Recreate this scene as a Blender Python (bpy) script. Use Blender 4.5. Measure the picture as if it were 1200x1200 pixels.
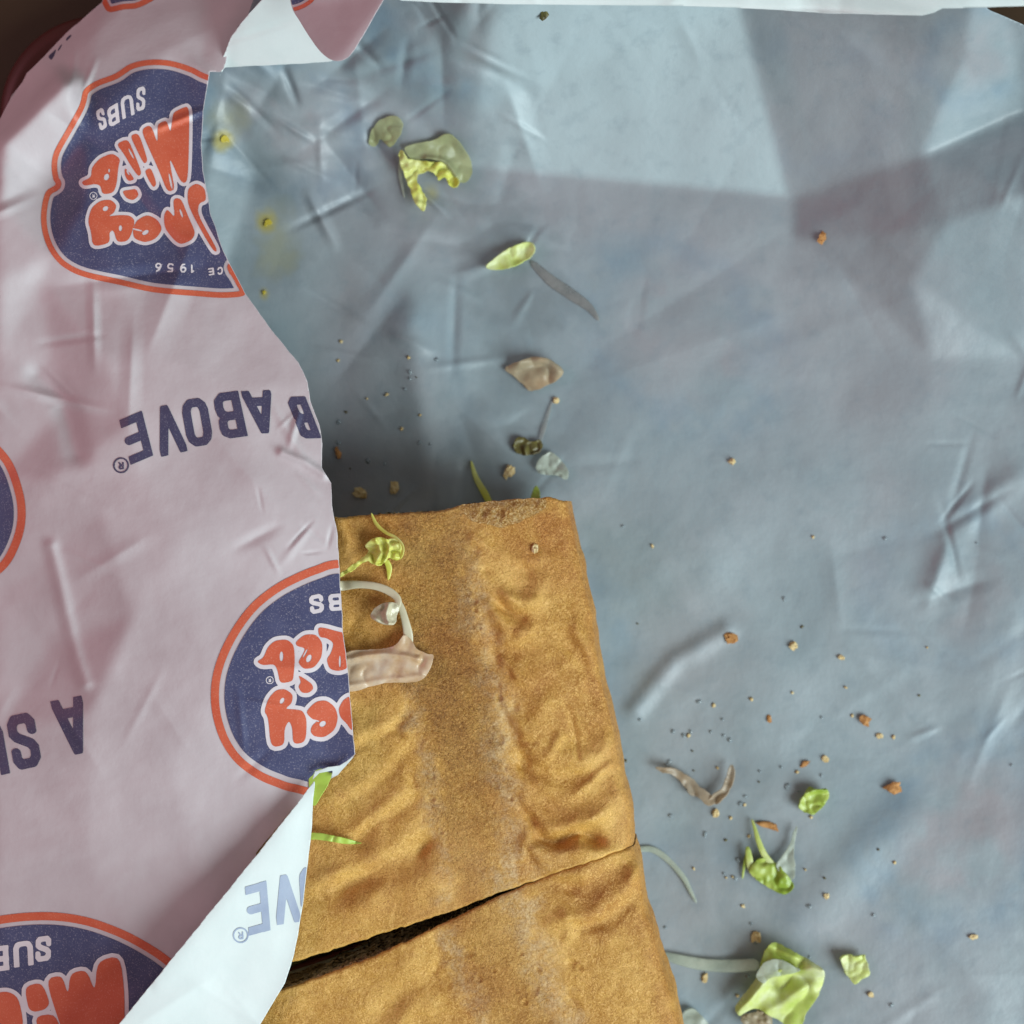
import bpy, math, random
import numpy as np
from mathutils import Vector, Matrix
from mathutils.geometry import delaunay_2d_cdt

random.seed(7)
scene = bpy.context.scene
for o in list(bpy.data.objects):
    bpy.data.objects.remove(o)

# ---------------------------------------------------------------- camera
H, W = 0.40, 0.28                     # camera height and width of view on the table plane (metres)
cam_d = bpy.data.cameras.new("camera")
cam = bpy.data.objects.new("camera", cam_d)
scene.collection.objects.link(cam)
cam.location = (0, 0, H)
cam.rotation_euler = (0, 0, 0)
cam_d.sensor_width = 36
cam_d.lens = 36 * H / W
cam_d.clip_start = 0.005
cam_d.clip_end = 50
cam_d.dof.use_dof = True
cam_d.dof.focus_distance = H - 0.045
cam_d.dof.aperture_fstop = 10.0
scene.camera = cam

# ---------------------------------------------------------------- world, lamps, exposure
world = bpy.data.worlds.new("World")
scene.world = world
world.use_nodes = True
bg = world.node_tree.nodes["Background"]
bg.inputs[0].default_value = (1.0, 0.93, 0.90, 1)
bg.inputs[1].default_value = 0.25

def area(name, loc, target, size, power, col):
    d = bpy.data.lights.new(name, 'AREA')
    d.shape = 'DISK'
    d.size = size
    d.energy = power
    d.color = col
    o = bpy.data.objects.new(name, d)
    scene.collection.objects.link(o)
    o.location = loc
    o.rotation_euler = (Vector(target) - Vector(loc)).to_track_quat('-Z', 'Y').to_euler()
    return o
area("window_light", (0.94, -0.62, 0.74), (0, 0, 0.02), 0.95, 25.5, (0.85, 0.985, 1.0))
area("pink_room_light", (-0.85, 0.25, 0.50), (0, 0, 0.03), 0.6, 2.2, (1.0, 0.36, 0.48))

scene.view_settings.view_transform = 'Standard'
scene.view_settings.look = 'None'
scene.view_settings.gamma = 1
scene.view_settings.exposure = 0.0
scene.render.resolution_x = 1024
scene.render.resolution_y = 1024

# ---------------------------------------------------------------- helpers
def P(px, py, z):
    """photo position + real height above the table -> world point"""
    k = W / 1200.0 * (H - z) / H
    return np.stack([(px - 600.0) * k, (600.0 - py) * k, z + 0 * px], -1)

def P1(px, py, z):
    return Vector(P(np.array(float(px)), np.array(float(py)), np.array(float(z))))

def make(name, verts, faces, mats, parent=None, loc=(0, 0, 0), mat_idx=None, smooth=True, attrs=None):
    """one mesh object; verts are world positions"""
    verts = np.asarray(verts, float)
    off = np.array(loc if parent is None else parent.get("_o", (0, 0, 0)), float)
    me = bpy.data.meshes.new(name)
    me.from_pydata((verts - off).tolist(), [], faces)
    if not isinstance(mats, (list, tuple)):
        mats = [mats]
    for m in mats:
        me.materials.append(m)
    if mat_idx is not None:
        me.polygons.foreach_set("material_index", np.asarray(mat_idx, np.int32))
    me.polygons.foreach_set("use_smooth", [smooth] * len(me.polygons))
    if attrs:
        for k, v in attrs.items():
            a = me.attributes.new(k, 'FLOAT', 'POINT')
            a.data.foreach_set("value", np.asarray(v, np.float32))
    me.update()
    o = bpy.data.objects.new(name, me)
    scene.collection.objects.link(o)
    if parent is None:
        o.location = loc
        o["_o"] = tuple(float(c) for c in loc)
    else:
        o.parent = parent
        o["_o"] = parent["_o"]
    return o

def thing(name, label, cat, loc, group=None):
    o = bpy.data.objects.new(name, None)
    scene.collection.objects.link(o)
    o.location = loc
    o.empty_display_size = 0.01
    o["_o"] = tuple(float(c) for c in loc)
    return tag(o, label, cat, group)

def tag(o, label=None, cat=None, group=None, kind=None):
    if label: o["label"] = label
    if cat: o["category"] = cat
    if group: o["group"] = group
    if kind: o["kind"] = kind
    return o

def solid(o, t, off=-1):
    m = o.modifiers.new("thickness", 'SOLIDIFY')
    m.thickness = t
    m.offset = off
    return o

# numpy noise ----------------------------------------------------------------
def vnoise(x, y, seed=0):
    rs = np.random.RandomState(seed)
    T = rs.rand(256, 256)
    xi = np.floor(x).astype(int); yi = np.floor(y).astype(int)
    fx = x - xi; fy = y - yi
    fx = fx * fx * fx * (fx * (fx * 6 - 15) + 10); fy = fy * fy * fy * (fy * (fy * 6 - 15) + 10)
    g = lambda a, b: T[b % 256, a % 256]
    return ((g(xi, yi) * (1 - fx) + g(xi + 1, yi) * fx) * (1 - fy) +
            (g(xi, yi + 1) * (1 - fx) + g(xi + 1, yi + 1) * fx) * fy) * 2 - 1

def fbm(x, y, s, seed=0, oct=4, gain=0.5):
    v = 0; a = 1; t = 0
    for i in range(oct):
        c, sn = math.cos(i * 1.3 + seed), math.sin(i * 1.3 + seed)
        v = v + a * vnoise((c * x - sn * y) / s + 31.7 * i, (sn * x + c * y) / s + 17.3 * i, seed + i)
        t += a; a *= gain; s *= 0.5
    return v / t

def ridged(x, y, s, seed=0, oct=3):
    v = 0; a = 1; t = 0
    for i in range(oct):
        c, sn = math.cos(i * 1.1 + seed), math.sin(i * 1.1 + seed)
        v = v + a * (1 - np.abs(vnoise((c * x - sn * y) / s + 11.7 * i, (sn * x + c * y) / s + 7.3 * i, seed + i)))
        t += a; a *= 0.5; s *= 0.5
    return v / t

def creases(X, Y, n, seed, box, amp, length):
    """sharp paper folds: tent functions along random short lines"""
    rs = np.random.RandomState(seed)
    Z = np.zeros_like(X)
    for i in range(n):
        cx = rs.uniform(box[0], box[2]); cy = rs.uniform(box[1], box[3])
        a = rs.uniform(0, math.pi); L = length * rs.uniform(0.4, 1.4); w = L * rs.uniform(0.12, 0.35)
        dx = X - cx; dy = Y - cy
        s = dx * math.cos(a) + dy * math.sin(a); d = -dx * math.sin(a) + dy * math.cos(a)
        env = np.clip(1 - (s / L) ** 2, 0, 1) ** 1.5
        k = rs.choice([-1, 1]) * amp * rs.uniform(0.3, 1.0)
        Z += k * env * np.clip(1 - np.sqrt(d * d + 2.0) / w, 0, 1) ** 1.6
    return Z

def segdist(X, Y, pts):
    d = np.full(np.shape(X), 1e9)
    for (x0, y0), (x1, y1) in zip(pts[:-1], pts[1:]):
        ex, ey = x1 - x0, y1 - y0
        L = ex * ex + ey * ey + 1e-12
        t = np.clip(((X - x0) * ex + (Y - y0) * ey) / L, 0, 1)
        d = np.minimum(d, (X - x0 - t * ex) ** 2 + (Y - y0 - t * ey) ** 2)
    return np.sqrt(d)

def polysdf(X, Y, pts):
    """signed distance, negative inside"""
    pts = [tuple(map(float, p)) for p in pts]
    d = segdist(X, Y, pts + [pts[0]])
    ins = np.zeros(np.shape(X), bool)
    n = len(pts)
    for i in range(n):
        x0, y0 = pts[i]; x1, y1 = pts[(i + 1) % n]
        if y0 == y1: continue
        c = ((y0 > Y) != (y1 > Y)) & (X < (x1 - x0) * (Y - y0) / (y1 - y0) + x0)
        ins ^= c
    return np.where(ins, -d, d)

def smooth_poly(pts, n=6, closed=True):
    """Catmull-Rom"""
    out = []; m = len(pts)
    rng = range(m) if closed else range(m - 1)
    for i in rng:
        if closed:
            p0, p1, p2, p3 = pts[i - 1], pts[i], pts[(i + 1) % m], pts[(i + 2) % m]
        else:
            p0, p1, p2, p3 = pts[max(i - 1, 0)], pts[i], pts[i + 1], pts[min(i + 2, m - 1)]
        for k in range(n):
            t = k / n
            out.append(tuple(0.5 * ((2 * b) + (-a + c) * t + (2 * a - 5 * b + 4 * c - d) * t * t + (-a + 3 * b - 3 * c + d) * t ** 3)
                             for a, b, c, d in zip(p0, p1, p2, p3)))
    if not closed: out.append(tuple(pts[-1]))
    return out

def march(F, xs, ys):
    """marching squares: pieces of the grid where F<0 -> (points px, faces)"""
    ny, nx = F.shape
    F = np.where(np.abs(F) < 1e-6, 1e-6, F)
    ins = F < 0
    gid = np.full(F.shape, -1)
    full = ins[:-1, :-1] & ins[1:, :-1] & ins[:-1, 1:] & ins[1:, 1:]
    anyc = ins[:-1, :-1] | ins[1:, :-1] | ins[:-1, 1:] | ins[1:, 1:]
    gid[ins] = np.arange(ins.sum())
    yy, xx = np.nonzero(ins)
    pts = np.stack([xs[xx], ys[yy]], -1).astype(float).tolist()
    j, i = np.nonzero(full)
    faces = np.stack([gid[j, i], gid[j + 1, i], gid[j + 1, i + 1], gid[j, i + 1]], -1).tolist()
    cache = {}
    def cross(a, b):
        if a > b: a, b = b, a
        k = (a, b)
        if k not in cache:
            fa, fb = F[a], F[b]
            t = min(max(fa / (fa - fb), 0.02), 0.98)
            cache[k] = len(pts)
            pts.append([xs[a[1]] + t * (xs[b[1]] - xs[a[1]]), ys[a[0]] + t * (ys[b[0]] - ys[a[0]])])
        return cache[k]
    J, I = np.nonzero(anyc & ~full)
    for j, i in zip(J.tolist(), I.tolist()):
        c = [(j, i), (j + 1, i), (j + 1, i + 1), (j, i + 1)]
        poly = []
        for k in range(4):
            a, b = c[k], c[(k + 1) % 4]
            if ins[a]: poly.append(int(gid[a]))
            if ins[a] != ins[b]: poly.append(cross(a, b))
        if len(poly) >= 3: faces.append(poly)
    return np.array(pts, float).reshape(-1, 2), faces

def blur(Z, n, it=2):
    for _ in range(it):
        for ax in (0, 1):
            p = np.pad(Z, [(n, n) if a == ax else (0, 0) for a in (0, 1)], mode='edge')
            c = np.cumsum(p, axis=ax)
            c = np.concatenate([np.zeros_like(np.take(c, [0], ax)), c], ax)
            k = 2 * n + 1
            if ax == 0: Z = (c[k:] - c[:-k]) / k
            else: Z = (c[:, k:] - c[:, :-k]) / k
    return Z

class Surf:
    """height field over photo positions, metres"""
    def __init__(s, x0, y0, x1, y1, step):
        s.x0, s.y0, s.step = x0, y0, step
        s.xs = np.arange(x0, x1 + 1e-6, step, dtype=float); s.ys = np.arange(y0, y1 + 1e-6, step, dtype=float)
        s.X, s.Y = np.meshgrid(s.xs, s.ys)
        s.Z = np.zeros_like(s.X)
    def from_points(s, pts, edges=(), sm=4):
        co = [Vector((p[0], p[1])) for p in pts]
        r = delaunay_2d_cdt(co, list(edges), [], 0, 1e-5)
        V, T, orig = r[0], r[2], r[3]
        zz = [pts[o[0]][2] if o else 0.0 for o in orig]
        Z = np.full(s.X.shape, np.nan)
        for t in T:
            a, b, c = [V[i] for i in t]; za, zb, zc = [zz[i] for i in t]
            D = (b.y - c.y) * (a.x - c.x) + (c.x - b.x) * (a.y - c.y)
            if abs(D) < 1e-9: continue
            l1 = ((b.y - c.y) * (s.X - c.x) + (c.x - b.x) * (s.Y - c.y)) / D
            l2 = ((c.y - a.y) * (s.X - c.x) + (a.x - c.x) * (s.Y - c.y)) / D
            l3 = 1 - l1 - l2
            m = (l1 >= -1e-6) & (l2 >= -1e-6) & (l3 >= -1e-6)
            Z[m] = (l1 * za + l2 * zb + l3 * zc)[m]
        Z[np.isnan(Z)] = np.nanmean(Z)
        s.Z = blur(Z / 1000.0, sm)
    def at(s, px, py):
        fx = np.clip((np.asarray(px, float) - s.x0) / s.step, 0, len(s.xs) - 1.001)
        fy = np.clip((np.asarray(py, float) - s.y0) / s.step, 0, len(s.ys) - 1.001)
        i = fx.astype(int); j = fy.astype(int); u = fx - i; v = fy - j
        Z = s.Z
        return (Z[j, i] * (1 - u) + Z[j, i + 1] * u) * (1 - v) + (Z[j + 1, i] * (1 - u) + Z[j + 1, i + 1] * u) * v

# ---------------------------------------------------------------- materials
def srgb(r, g, b):
    f = lambda c: (c / 255 / 12.92) if c / 255 <= 0.04045 else ((c / 255 + 0.055) / 1.055) ** 2.4
    return (f(r), f(g), f(b), 1)

class Mat:
    def __init__(s, name, rough=0.6, spec=0.4):
        s.m = bpy.data.materials.new(name); s.m.use_nodes = True
        s.nt = s.m.node_tree; s.b = s.nt.nodes["Principled BSDF"]
        s.b.inputs["Roughness"].default_value = rough
        s.b.inputs["Specular IOR Level"].default_value = spec
        s.out = s.nt.nodes["Material Output"]
        s.tc = s.n("ShaderNodeTexCoord")
    def n(s, t, **k):
        nd = s.nt.nodes.new(t)
        for a, v in k.items(): setattr(nd, a, v)
        return nd
    def link(s, a, b): s.nt.links.new(a, b)
    def noise(s, scale, detail=4, rough=0.55, dist=0.0):
        n = s.n("ShaderNodeTexNoise")
        n.inputs["Scale"].default_value = scale; n.inputs["Detail"].default_value = detail
        n.inputs["Roughness"].default_value = rough; n.inputs["Distortion"].default_value = dist
        s.link(s.tc.outputs["Object"], n.inputs["Vector"])
        return n.outputs["Fac"]
    def voro(s, scale, feat='F1'):
        n = s.n("ShaderNodeTexVoronoi", feature=feat)
        n.inputs["Scale"].default_value = scale
        s.link(s.tc.outputs["Object"], n.inputs["Vector"])
        return n.outputs["Distance"]
    def ramp(s, fac, stops):
        r = s.n("ShaderNodeValToRGB")
        e = r.color_ramp.elements
        while len(e) < len(stops): e.new(0.5)
        for el, (p, c) in zip(e, stops):
            el.position = p; el.color = c if len(c) == 4 else (*c, 1)
        s.link(fac, r.inputs[0])
        return r.outputs[0]
    def val(s, fac, a, b, lo=0.0, hi=1.0):
        r = s.n("ShaderNodeMapRange"); r.clamp = True
        s.link(fac, r.inputs[0])
        r.inputs[1].default_value = a; r.inputs[2].default_value = b
        r.inputs[3].default_value = lo; r.inputs[4].default_value = hi
        return r.outputs[0]
    def mix(s, fac, a, b, mode='MIX'):
        m = s.n("ShaderNodeMix", data_type='RGBA', blend_type=mode)
        for sock, v in ((m.inputs[0], fac), (m.inputs[6], a), (m.inputs[7], b)):
            if hasattr(v, "links") or hasattr(v, "is_output"): s.link(v, sock)
            else: sock.default_value = v
        return m.outputs[2]
    def math(s, op, a, b=0.0):
        m = s.n("ShaderNodeMath", operation=op)
        for sock, v in ((m.inputs[0], a), (m.inputs[1], b)):
            if hasattr(v, "is_output"): s.link(v, sock)
            else: sock.default_value = v
        return m.outputs[0]
    def attr(s, name):
        a = s.n("ShaderNodeAttribute"); a.attribute_name = name
        return a.outputs["Fac"]
    def bump(s, h, strength, dist, prev=None):
        b = s.n("ShaderNodeBump")
        b.inputs["Strength"].default_value = strength; b.inputs["Distance"].default_value = dist
        s.link(h, b.inputs["Height"])
        if prev is not None: s.link(prev, b.inputs["Normal"])
        s.link(b.outputs[0], s.b.inputs["Normal"])
        return b.outputs[0]
    def color(s, c):
        if hasattr(c, "is_output"): s.link(c, s.b.inputs["Base Color"])
        else: s.b.inputs["Base Color"].default_value = c
    def translucent(s, c, fac):
        t = s.n("ShaderNodeBsdfTranslucent")
        if hasattr(c, "is_output"): s.link(c, t.inputs[0])
        else: t.inputs[0].default_value = c
        mx = s.n("ShaderNodeMixShader")
        if hasattr(fac, "is_output"): s.link(fac, mx.inputs[0])
        else: mx.inputs[0].default_value = fac
        s.link(s.b.outputs[0], mx.inputs[1]); s.link(t.outputs[0], mx.inputs[2])
        s.link(mx.outputs[0], s.out.inputs[0])
        return s

# printed outer side of the wrapper
mt = Mat("wrapper_outer_paper", 0.55, 0.35)
c = mt.ramp(mt.noise(60, 5), [(0.3, srgb(200, 190, 194)), (0.7, srgb(212, 203, 207))])
mt.color(c)
b1 = mt.bump(mt.noise(900, 3), 0.10, 0.0003)
mt.bump(mt.noise(180, 4), 0.25, 0.0006, b1)
mt.translucent(srgb(222, 205, 208), 0.10)
M_outer = mt.m

def ink(name, dark, light, speck, white=srgb(190, 186, 196)):
    mt = Mat(name, 0.45, 0.4)
    c = mt.ramp(mt.noise(140, 5), [(0.3, dark), (0.7, light)])
    c = mt.mix(mt.val(mt.noise(2600, 2, 0.6), 0.56, 0.74, 0, speck), c, white)
    mt.color(c)
    mt.bump(mt.noise(900, 3), 0.12, 0.0003)
    return mt.m
M_blue = ink("blue_ink", srgb(68, 72, 106), srgb(80, 84, 118), 0.45)
M_orange = ink("orange_ink", srgb(202, 92, 64), srgb(212, 106, 76), 0.32, srgb(240, 180, 160))
M_white_ink = ink("unprinted_white", srgb(212, 206, 212), srgb(226, 220, 224), 0.0)
M_text = ink("slate_blue_ink", srgb(66, 64, 92), srgb(76, 74, 102), 0.25)
M_pale_text = ink("faded_blue_ink", srgb(140, 152, 178), srgb(156, 168, 190), 0.25)

# inner greaseproof side
mt = Mat("wrapper_inner_paper", 0.42, 0.45)
base = mt.ramp(mt.noise(34, 6, 0.6, 0.6), [(0.30, srgb(138, 153, 160)), (0.5, srgb(147, 160, 166)), (0.72, srgb(158, 168, 174))])
base = mt.mix(mt.val(mt.attr("blue"), 0, 1, 0, 0.55), base, srgb(112, 140, 160))
base = mt.mix(mt.val(mt.attr("pink"), 0, 1, 0, 0.50), base, srgb(162, 148, 152))
base = mt.mix(mt.val(mt.attr('facet_light'), 0, 1, 0, 0.75), base, srgb(176, 190, 195))  # lighter base colour paints the light falling on the back facet
gr = mt.val(mt.attr("grease"), 0, 1, 0, 0.62)
base = mt.mix(gr, base, srgb(112, 122, 126))
base = mt.mix(mt.val(mt.noise(210, 5, 0.6), 0.52, 0.72, 0, 0.30), base, srgb(124, 140, 150))
base = mt.mix(mt.val(mt.attr('sauce'), 0, 1, 0, 0.75), base, srgb(176, 162, 70))
mt.color(base)
rr = mt.val(mt.attr("grease"), 0, 1, 0.44, 0.26)
mt.link(rr, mt.b.inputs["Roughness"])
b1 = mt.bump(mt.noise(700, 3), 0.06, 0.0003)
mt.bump(mt.noise(120, 5, 0.6), 0.35, 0.0008, b1)
mt.translucent(srgb(180, 190, 200), 0.08)
M_inner = mt.m

mt = Mat("wrapper_clean_white", 0.5, 0.35)
mt.color(mt.ramp(mt.noise(40, 5), [(0.3, srgb(212, 222, 222)), (0.7, srgb(226, 232, 232))]))
mt.bump(mt.noise(160, 4), 0.2, 0.0006)
mt.translucent(srgb(215, 222, 225), 0.10)
M_white = mt.m

# bread crust
mt = Mat("bread_crust", 0.50, 0.35)
n1 = mt.noise(42, 6, 0.62)
c = mt.ramp(n1, [(0.28, srgb(168, 112, 44)), (0.47, srgb(198, 150, 68)), (0.72, srgb(226, 182, 102))])
fib = mt.noise(1500, 4, 0.7, 1.8)
c = mt.mix(mt.val(fib, 0.51, 0.62, 0.0, 0.75), c, srgb(236, 190, 116))
c = mt.mix(mt.val(fib, 0.48, 0.37, 0.0, 0.6), c, srgb(148, 94, 32))
c = mt.mix(mt.val(mt.noise(330, 5, 0.65, 1.0), 0.56, 0.72, 0.0, 0.35), c, srgb(150, 96, 40))
toast = mt.math('MULTIPLY', mt.attr("toast"), mt.val(mt.noise(90, 5, 0.65), 0.33, 0.62, 0.25, 1.0))
c = mt.mix(mt.val(toast, 0, 1, 0, 0.72), c, mt.ramp(mt.noise(1500, 3, 0.7, 1.0), [(0.38, srgb(112, 66, 24)), (0.62, srgb(190, 136, 70))]))
fl = mt.math('MULTIPLY', mt.attr("flour"), mt.val(mt.noise(420, 5, 0.7), 0.36, 0.58, 0.1, 1.0))
c = mt.mix(mt.val(fl, 0, 1, 0, 0.66), c, mt.ramp(mt.noise(1300, 4, 0.7), [(0.35, srgb(160, 120, 70)), (0.62, srgb(222, 196, 152))]))
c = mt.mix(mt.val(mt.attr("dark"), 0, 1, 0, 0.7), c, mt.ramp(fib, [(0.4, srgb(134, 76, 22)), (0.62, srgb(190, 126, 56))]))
mt.color(c)
b1 = mt.bump(fib, 0.45, 0.0005)
vr = mt.noise(1100, 4, 0.7, 1.2)
h = mt.math('MULTIPLY', vr, mt.attr("toast"))
b2 = mt.bump(h, 0.8, 0.0012, b1)
mt.bump(mt.noise(260, 6, 0.65, 0.8), 0.6, 0.0012, b2)
M_crust = mt.m

mt = Mat("bread_crumb", 0.8, 0.2)
c = mt.ramp(mt.noise(500, 4, 0.6), [(0.35, srgb(196, 160, 104)), (0.7, srgb(232, 210, 168))])
mt.color(c)
mt.bump(mt.voro(1100), 0.8, 0.0012)
M_crumb = mt.m
mt = Mat("bread_torn_end", 0.75, 0.2)
c = mt.ramp(mt.noise(800, 5, 0.7, 2.0), [(0.36, srgb(150, 100, 44)), (0.5, srgb(190, 146, 84)), (0.62, srgb(222, 192, 142))])
mt.color(c)
mt.bump(mt.noise(900, 5, 0.7, 2.0), 0.9, 0.0012)
M_torn = mt.m

def simple(name, stops, scale=80, rough=0.5, spec=0.4, bump=0.2, trans=0.0, bscale=300, sss=0.0, alpha=1.0):
    mt = Mat(name, rough, spec)
    c = mt.ramp(mt.noise(scale, 4), stops)
    mt.color(c)
    if alpha < 1: mt.link(mt.val(mt.noise(170, 4), 0.35, 0.65, max(alpha - 0.22, 0.1), min(alpha + 0.15, 1)), mt.b.inputs['Alpha'])
    if bump: mt.bump(mt.noise(bscale, 4), bump * (0.35 if trans else 1), 0.0005)
    if trans: mt.translucent(c, trans)
    if sss:
        mt.b.inputs["Subsurface Weight"].default_value = sss
        mt.b.inputs["Subsurface Radius"].default_value = (0.004, 0.003, 0.002)
    return mt.m
M_table = simple("dark_wood_table", [(0.3, srgb(52, 38, 24)), (0.7, srgb(66, 50, 32))], 12, 0.5, 0.3, 0.1)
M_basket = simple("dark_red_plastic", [(0.3, srgb(62, 12, 8)), (0.7, srgb(74, 16, 10))], 30, 0.42, 0.4, 0.05)
M_lett_y = simple("yellow_lettuce", [(0.30, srgb(240, 240, 176)), (0.52, srgb(228, 230, 116)), (0.74, srgb(206, 208, 76))], 110, 0.32, 0.5, 0.25, 0.2, alpha=0.85)
M_lett_yg = simple("yellow_green_lettuce", [(0.30, srgb(238, 242, 200)), (0.5, srgb(216, 226, 136)), (0.72, srgb(184, 206, 84))], 120, 0.34, 0.5, 0.25, 0.2, alpha=0.88)
M_lett_g = simple("green_lettuce", [(0.3, srgb(196, 208, 110)), (0.6, srgb(152, 178, 62)), (0.8, srgb(106, 140, 40))], 180, 0.34, 0.5, 0.25, 0.2)
M_lett_bright = simple("bright_green_lettuce", [(0.3, srgb(206, 230, 110)), (0.7, srgb(176, 212, 80))], 120, 0.34, 0.5, 0.2, 0.25)
M_pale = simple("pale_lettuce_rib", [(0.3, srgb(214, 220, 206)), (0.7, srgb(190, 200, 186))], 120, 0.28, 0.5, 0.15, 0.25, alpha=0.6)
M_olive = simple("limp_olive_lettuce", [(0.3, srgb(196, 200, 160)), (0.7, srgb(178, 182, 132))], 70, 0.3, 0.5, 0.15, 0.25, alpha=0.62)
M_onion = simple("cooked_onion", [(0.3, srgb(228, 222, 196)), (0.7, srgb(214, 206, 176))], 90, 0.22, 0.6, 0.2, 0.25)
M_onion_wide = simple("glossy_onion", [(0.32, srgb(238, 224, 204)), (0.5, srgb(230, 206, 176)), (0.68, srgb(214, 180, 138))], 200, 0.2, 0.5, 0.2, 0.25, alpha=0.82)
M_onion_tan = simple("tan_onion", [(0.3, srgb(212, 200, 182)), (0.7, srgb(190, 168, 140))], 160, 0.3, 0.5, 0.25, 0.35, alpha=0.7)
M_meat = simple("grey_brown_meat", [(0.3, srgb(190, 190, 186)), (0.7, srgb(172, 172, 170))], 100, 0.3, 0.5, 0.2, 0.25, alpha=0.34)
M_beige = simple("beige_onion", [(0.3, srgb(206, 194, 166)), (0.7, srgb(192, 164, 130))], 100, 0.35, 0.4, 0.2, 0.3, alpha=0.72)
M_crumbs = simple("toasted_crumb", [(0.3, srgb(200, 150, 96)), (0.7, srgb(158, 106, 58))], 700, 0.7, 0.2, 0.4, 0.0, 1200)
M_crumb_pale = simple("pale_crumb", [(0.3, srgb(222, 204, 160)), (0.7, srgb(190, 160, 104))], 700, 0.7, 0.2, 0.4, 0.0, 1200)
M_mustard = simple("yellow_sauce", [(0.3, srgb(196, 176, 60)), (0.7, srgb(176, 158, 54))], 300, 0.3, 0.5, 0.2)
M_dark = simple("dark_olive_scrap", [(0.3, srgb(110, 104, 56)), (0.7, srgb(70, 58, 34))], 300, 0.35, 0.4, 0.2)
M_ham = simple("filling_meat", [(0.3, srgb(150, 84, 70)), (0.7, srgb(120, 64, 50))], 200, 0.4, 0.4, 0.2)
mt = Mat("oil_drop", 0.15, 0.5); mt.color(srgb(158, 170, 176)); mt.b.inputs["Alpha"].default_value = 0.55; M_oil = mt.m

# ---------------------------------------------------------------- table and basket
tb = []
make("table", [(-3, -3, 0), (3, -3, 0), (3, 3, 0), (-3, 3, 0)], [(0, 1, 2, 3)], M_table, smooth=False)["kind"] = "structure"

bz = 0.012
kz = W / 1200 * (H - bz) / H
bcx, bcy = 60 * kz, -170 * kz
basket = thing("serving_basket", "dark red plastic serving basket under the wrapper, rim showing at top left", "basket", (bcx, bcy, 0))
BK = 160
def rounded_rect(ins):
    """top left corner of the rim at photo (2..100, 14..120); turned a few degrees"""
    x0, y0, x1, y1 = 0.0, 0.0, 1420 * kz, 1620 * kz
    r = 118 * kz - ins * 0.6
    out = []
    x0 += ins; y0 += ins; x1 -= ins; y1 -= ins
    for cx, cy, a0 in ((x0 + r, y0 + r, 180), (x1 - r, y0 + r, 270), (x1 - r, y1 - r, 0), (x0 + r, y1 - r, 90)):
        for k in range(BK // 4):
            a = math.radians(a0 + 90 * k / (BK // 4 - 1))
            out.append((cx + r * math.cos(a), cy + r * math.sin(a)))
    a = math.radians(4.0)
    c, s_ = math.cos(a), math.sin(a)
    ox, oy = (4 - 600) * kz, (600 - 6) * kz
    return [(ox + c * x - s_ * y, oy - (s_ * x + c * y)) for x, y in out][::-1]
def ring_mesh(profile):
    V = []; Fc = []
    K = BK
    for (ins, z) in profile:
        V += [(x, y, z) for x, y in rounded_rect(ins)]
    for j in range(len(profile) - 1):
        for i in range(K):
            i2 = (i + 1) % K
            Fc.append((j * K + i, j * K + i2, (j + 1) * K + i2, (j + 1) * K + i))
    return V, Fc
V, Fc = ring_mesh([(0.012, 0.007), (0.0085, 0.0100), (0.004, bz), (0.001, bz - 0.001), (0, bz - 0.003), (0.0006, bz - 0.005), (0.002, bz - 0.005), (0.0022, bz - 0.003), (0.0045, bz - 0.0022), (0.009, 0.0085), (0.012, 0.0055), (0.012, 0.007)])
make("rim", V, Fc, M_basket, basket)
V, Fc = ring_mesh([(0.0122, 0.0058), (0.016, 0.002), (0.022, 0.0012), (0.0222, 0.0006), (0.014, 0.0012), (0.0105, 0.0056)])
make("side_wall", V, Fc, M_basket, basket)
V, Fc = ring_mesh([(0.0222, 0.0012), (0.05, 0.0012), (0.08, 0.0012)])
make("floor", V, Fc + [tuple(range(2 * BK, 3 * BK))], M_basket, basket)

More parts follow.
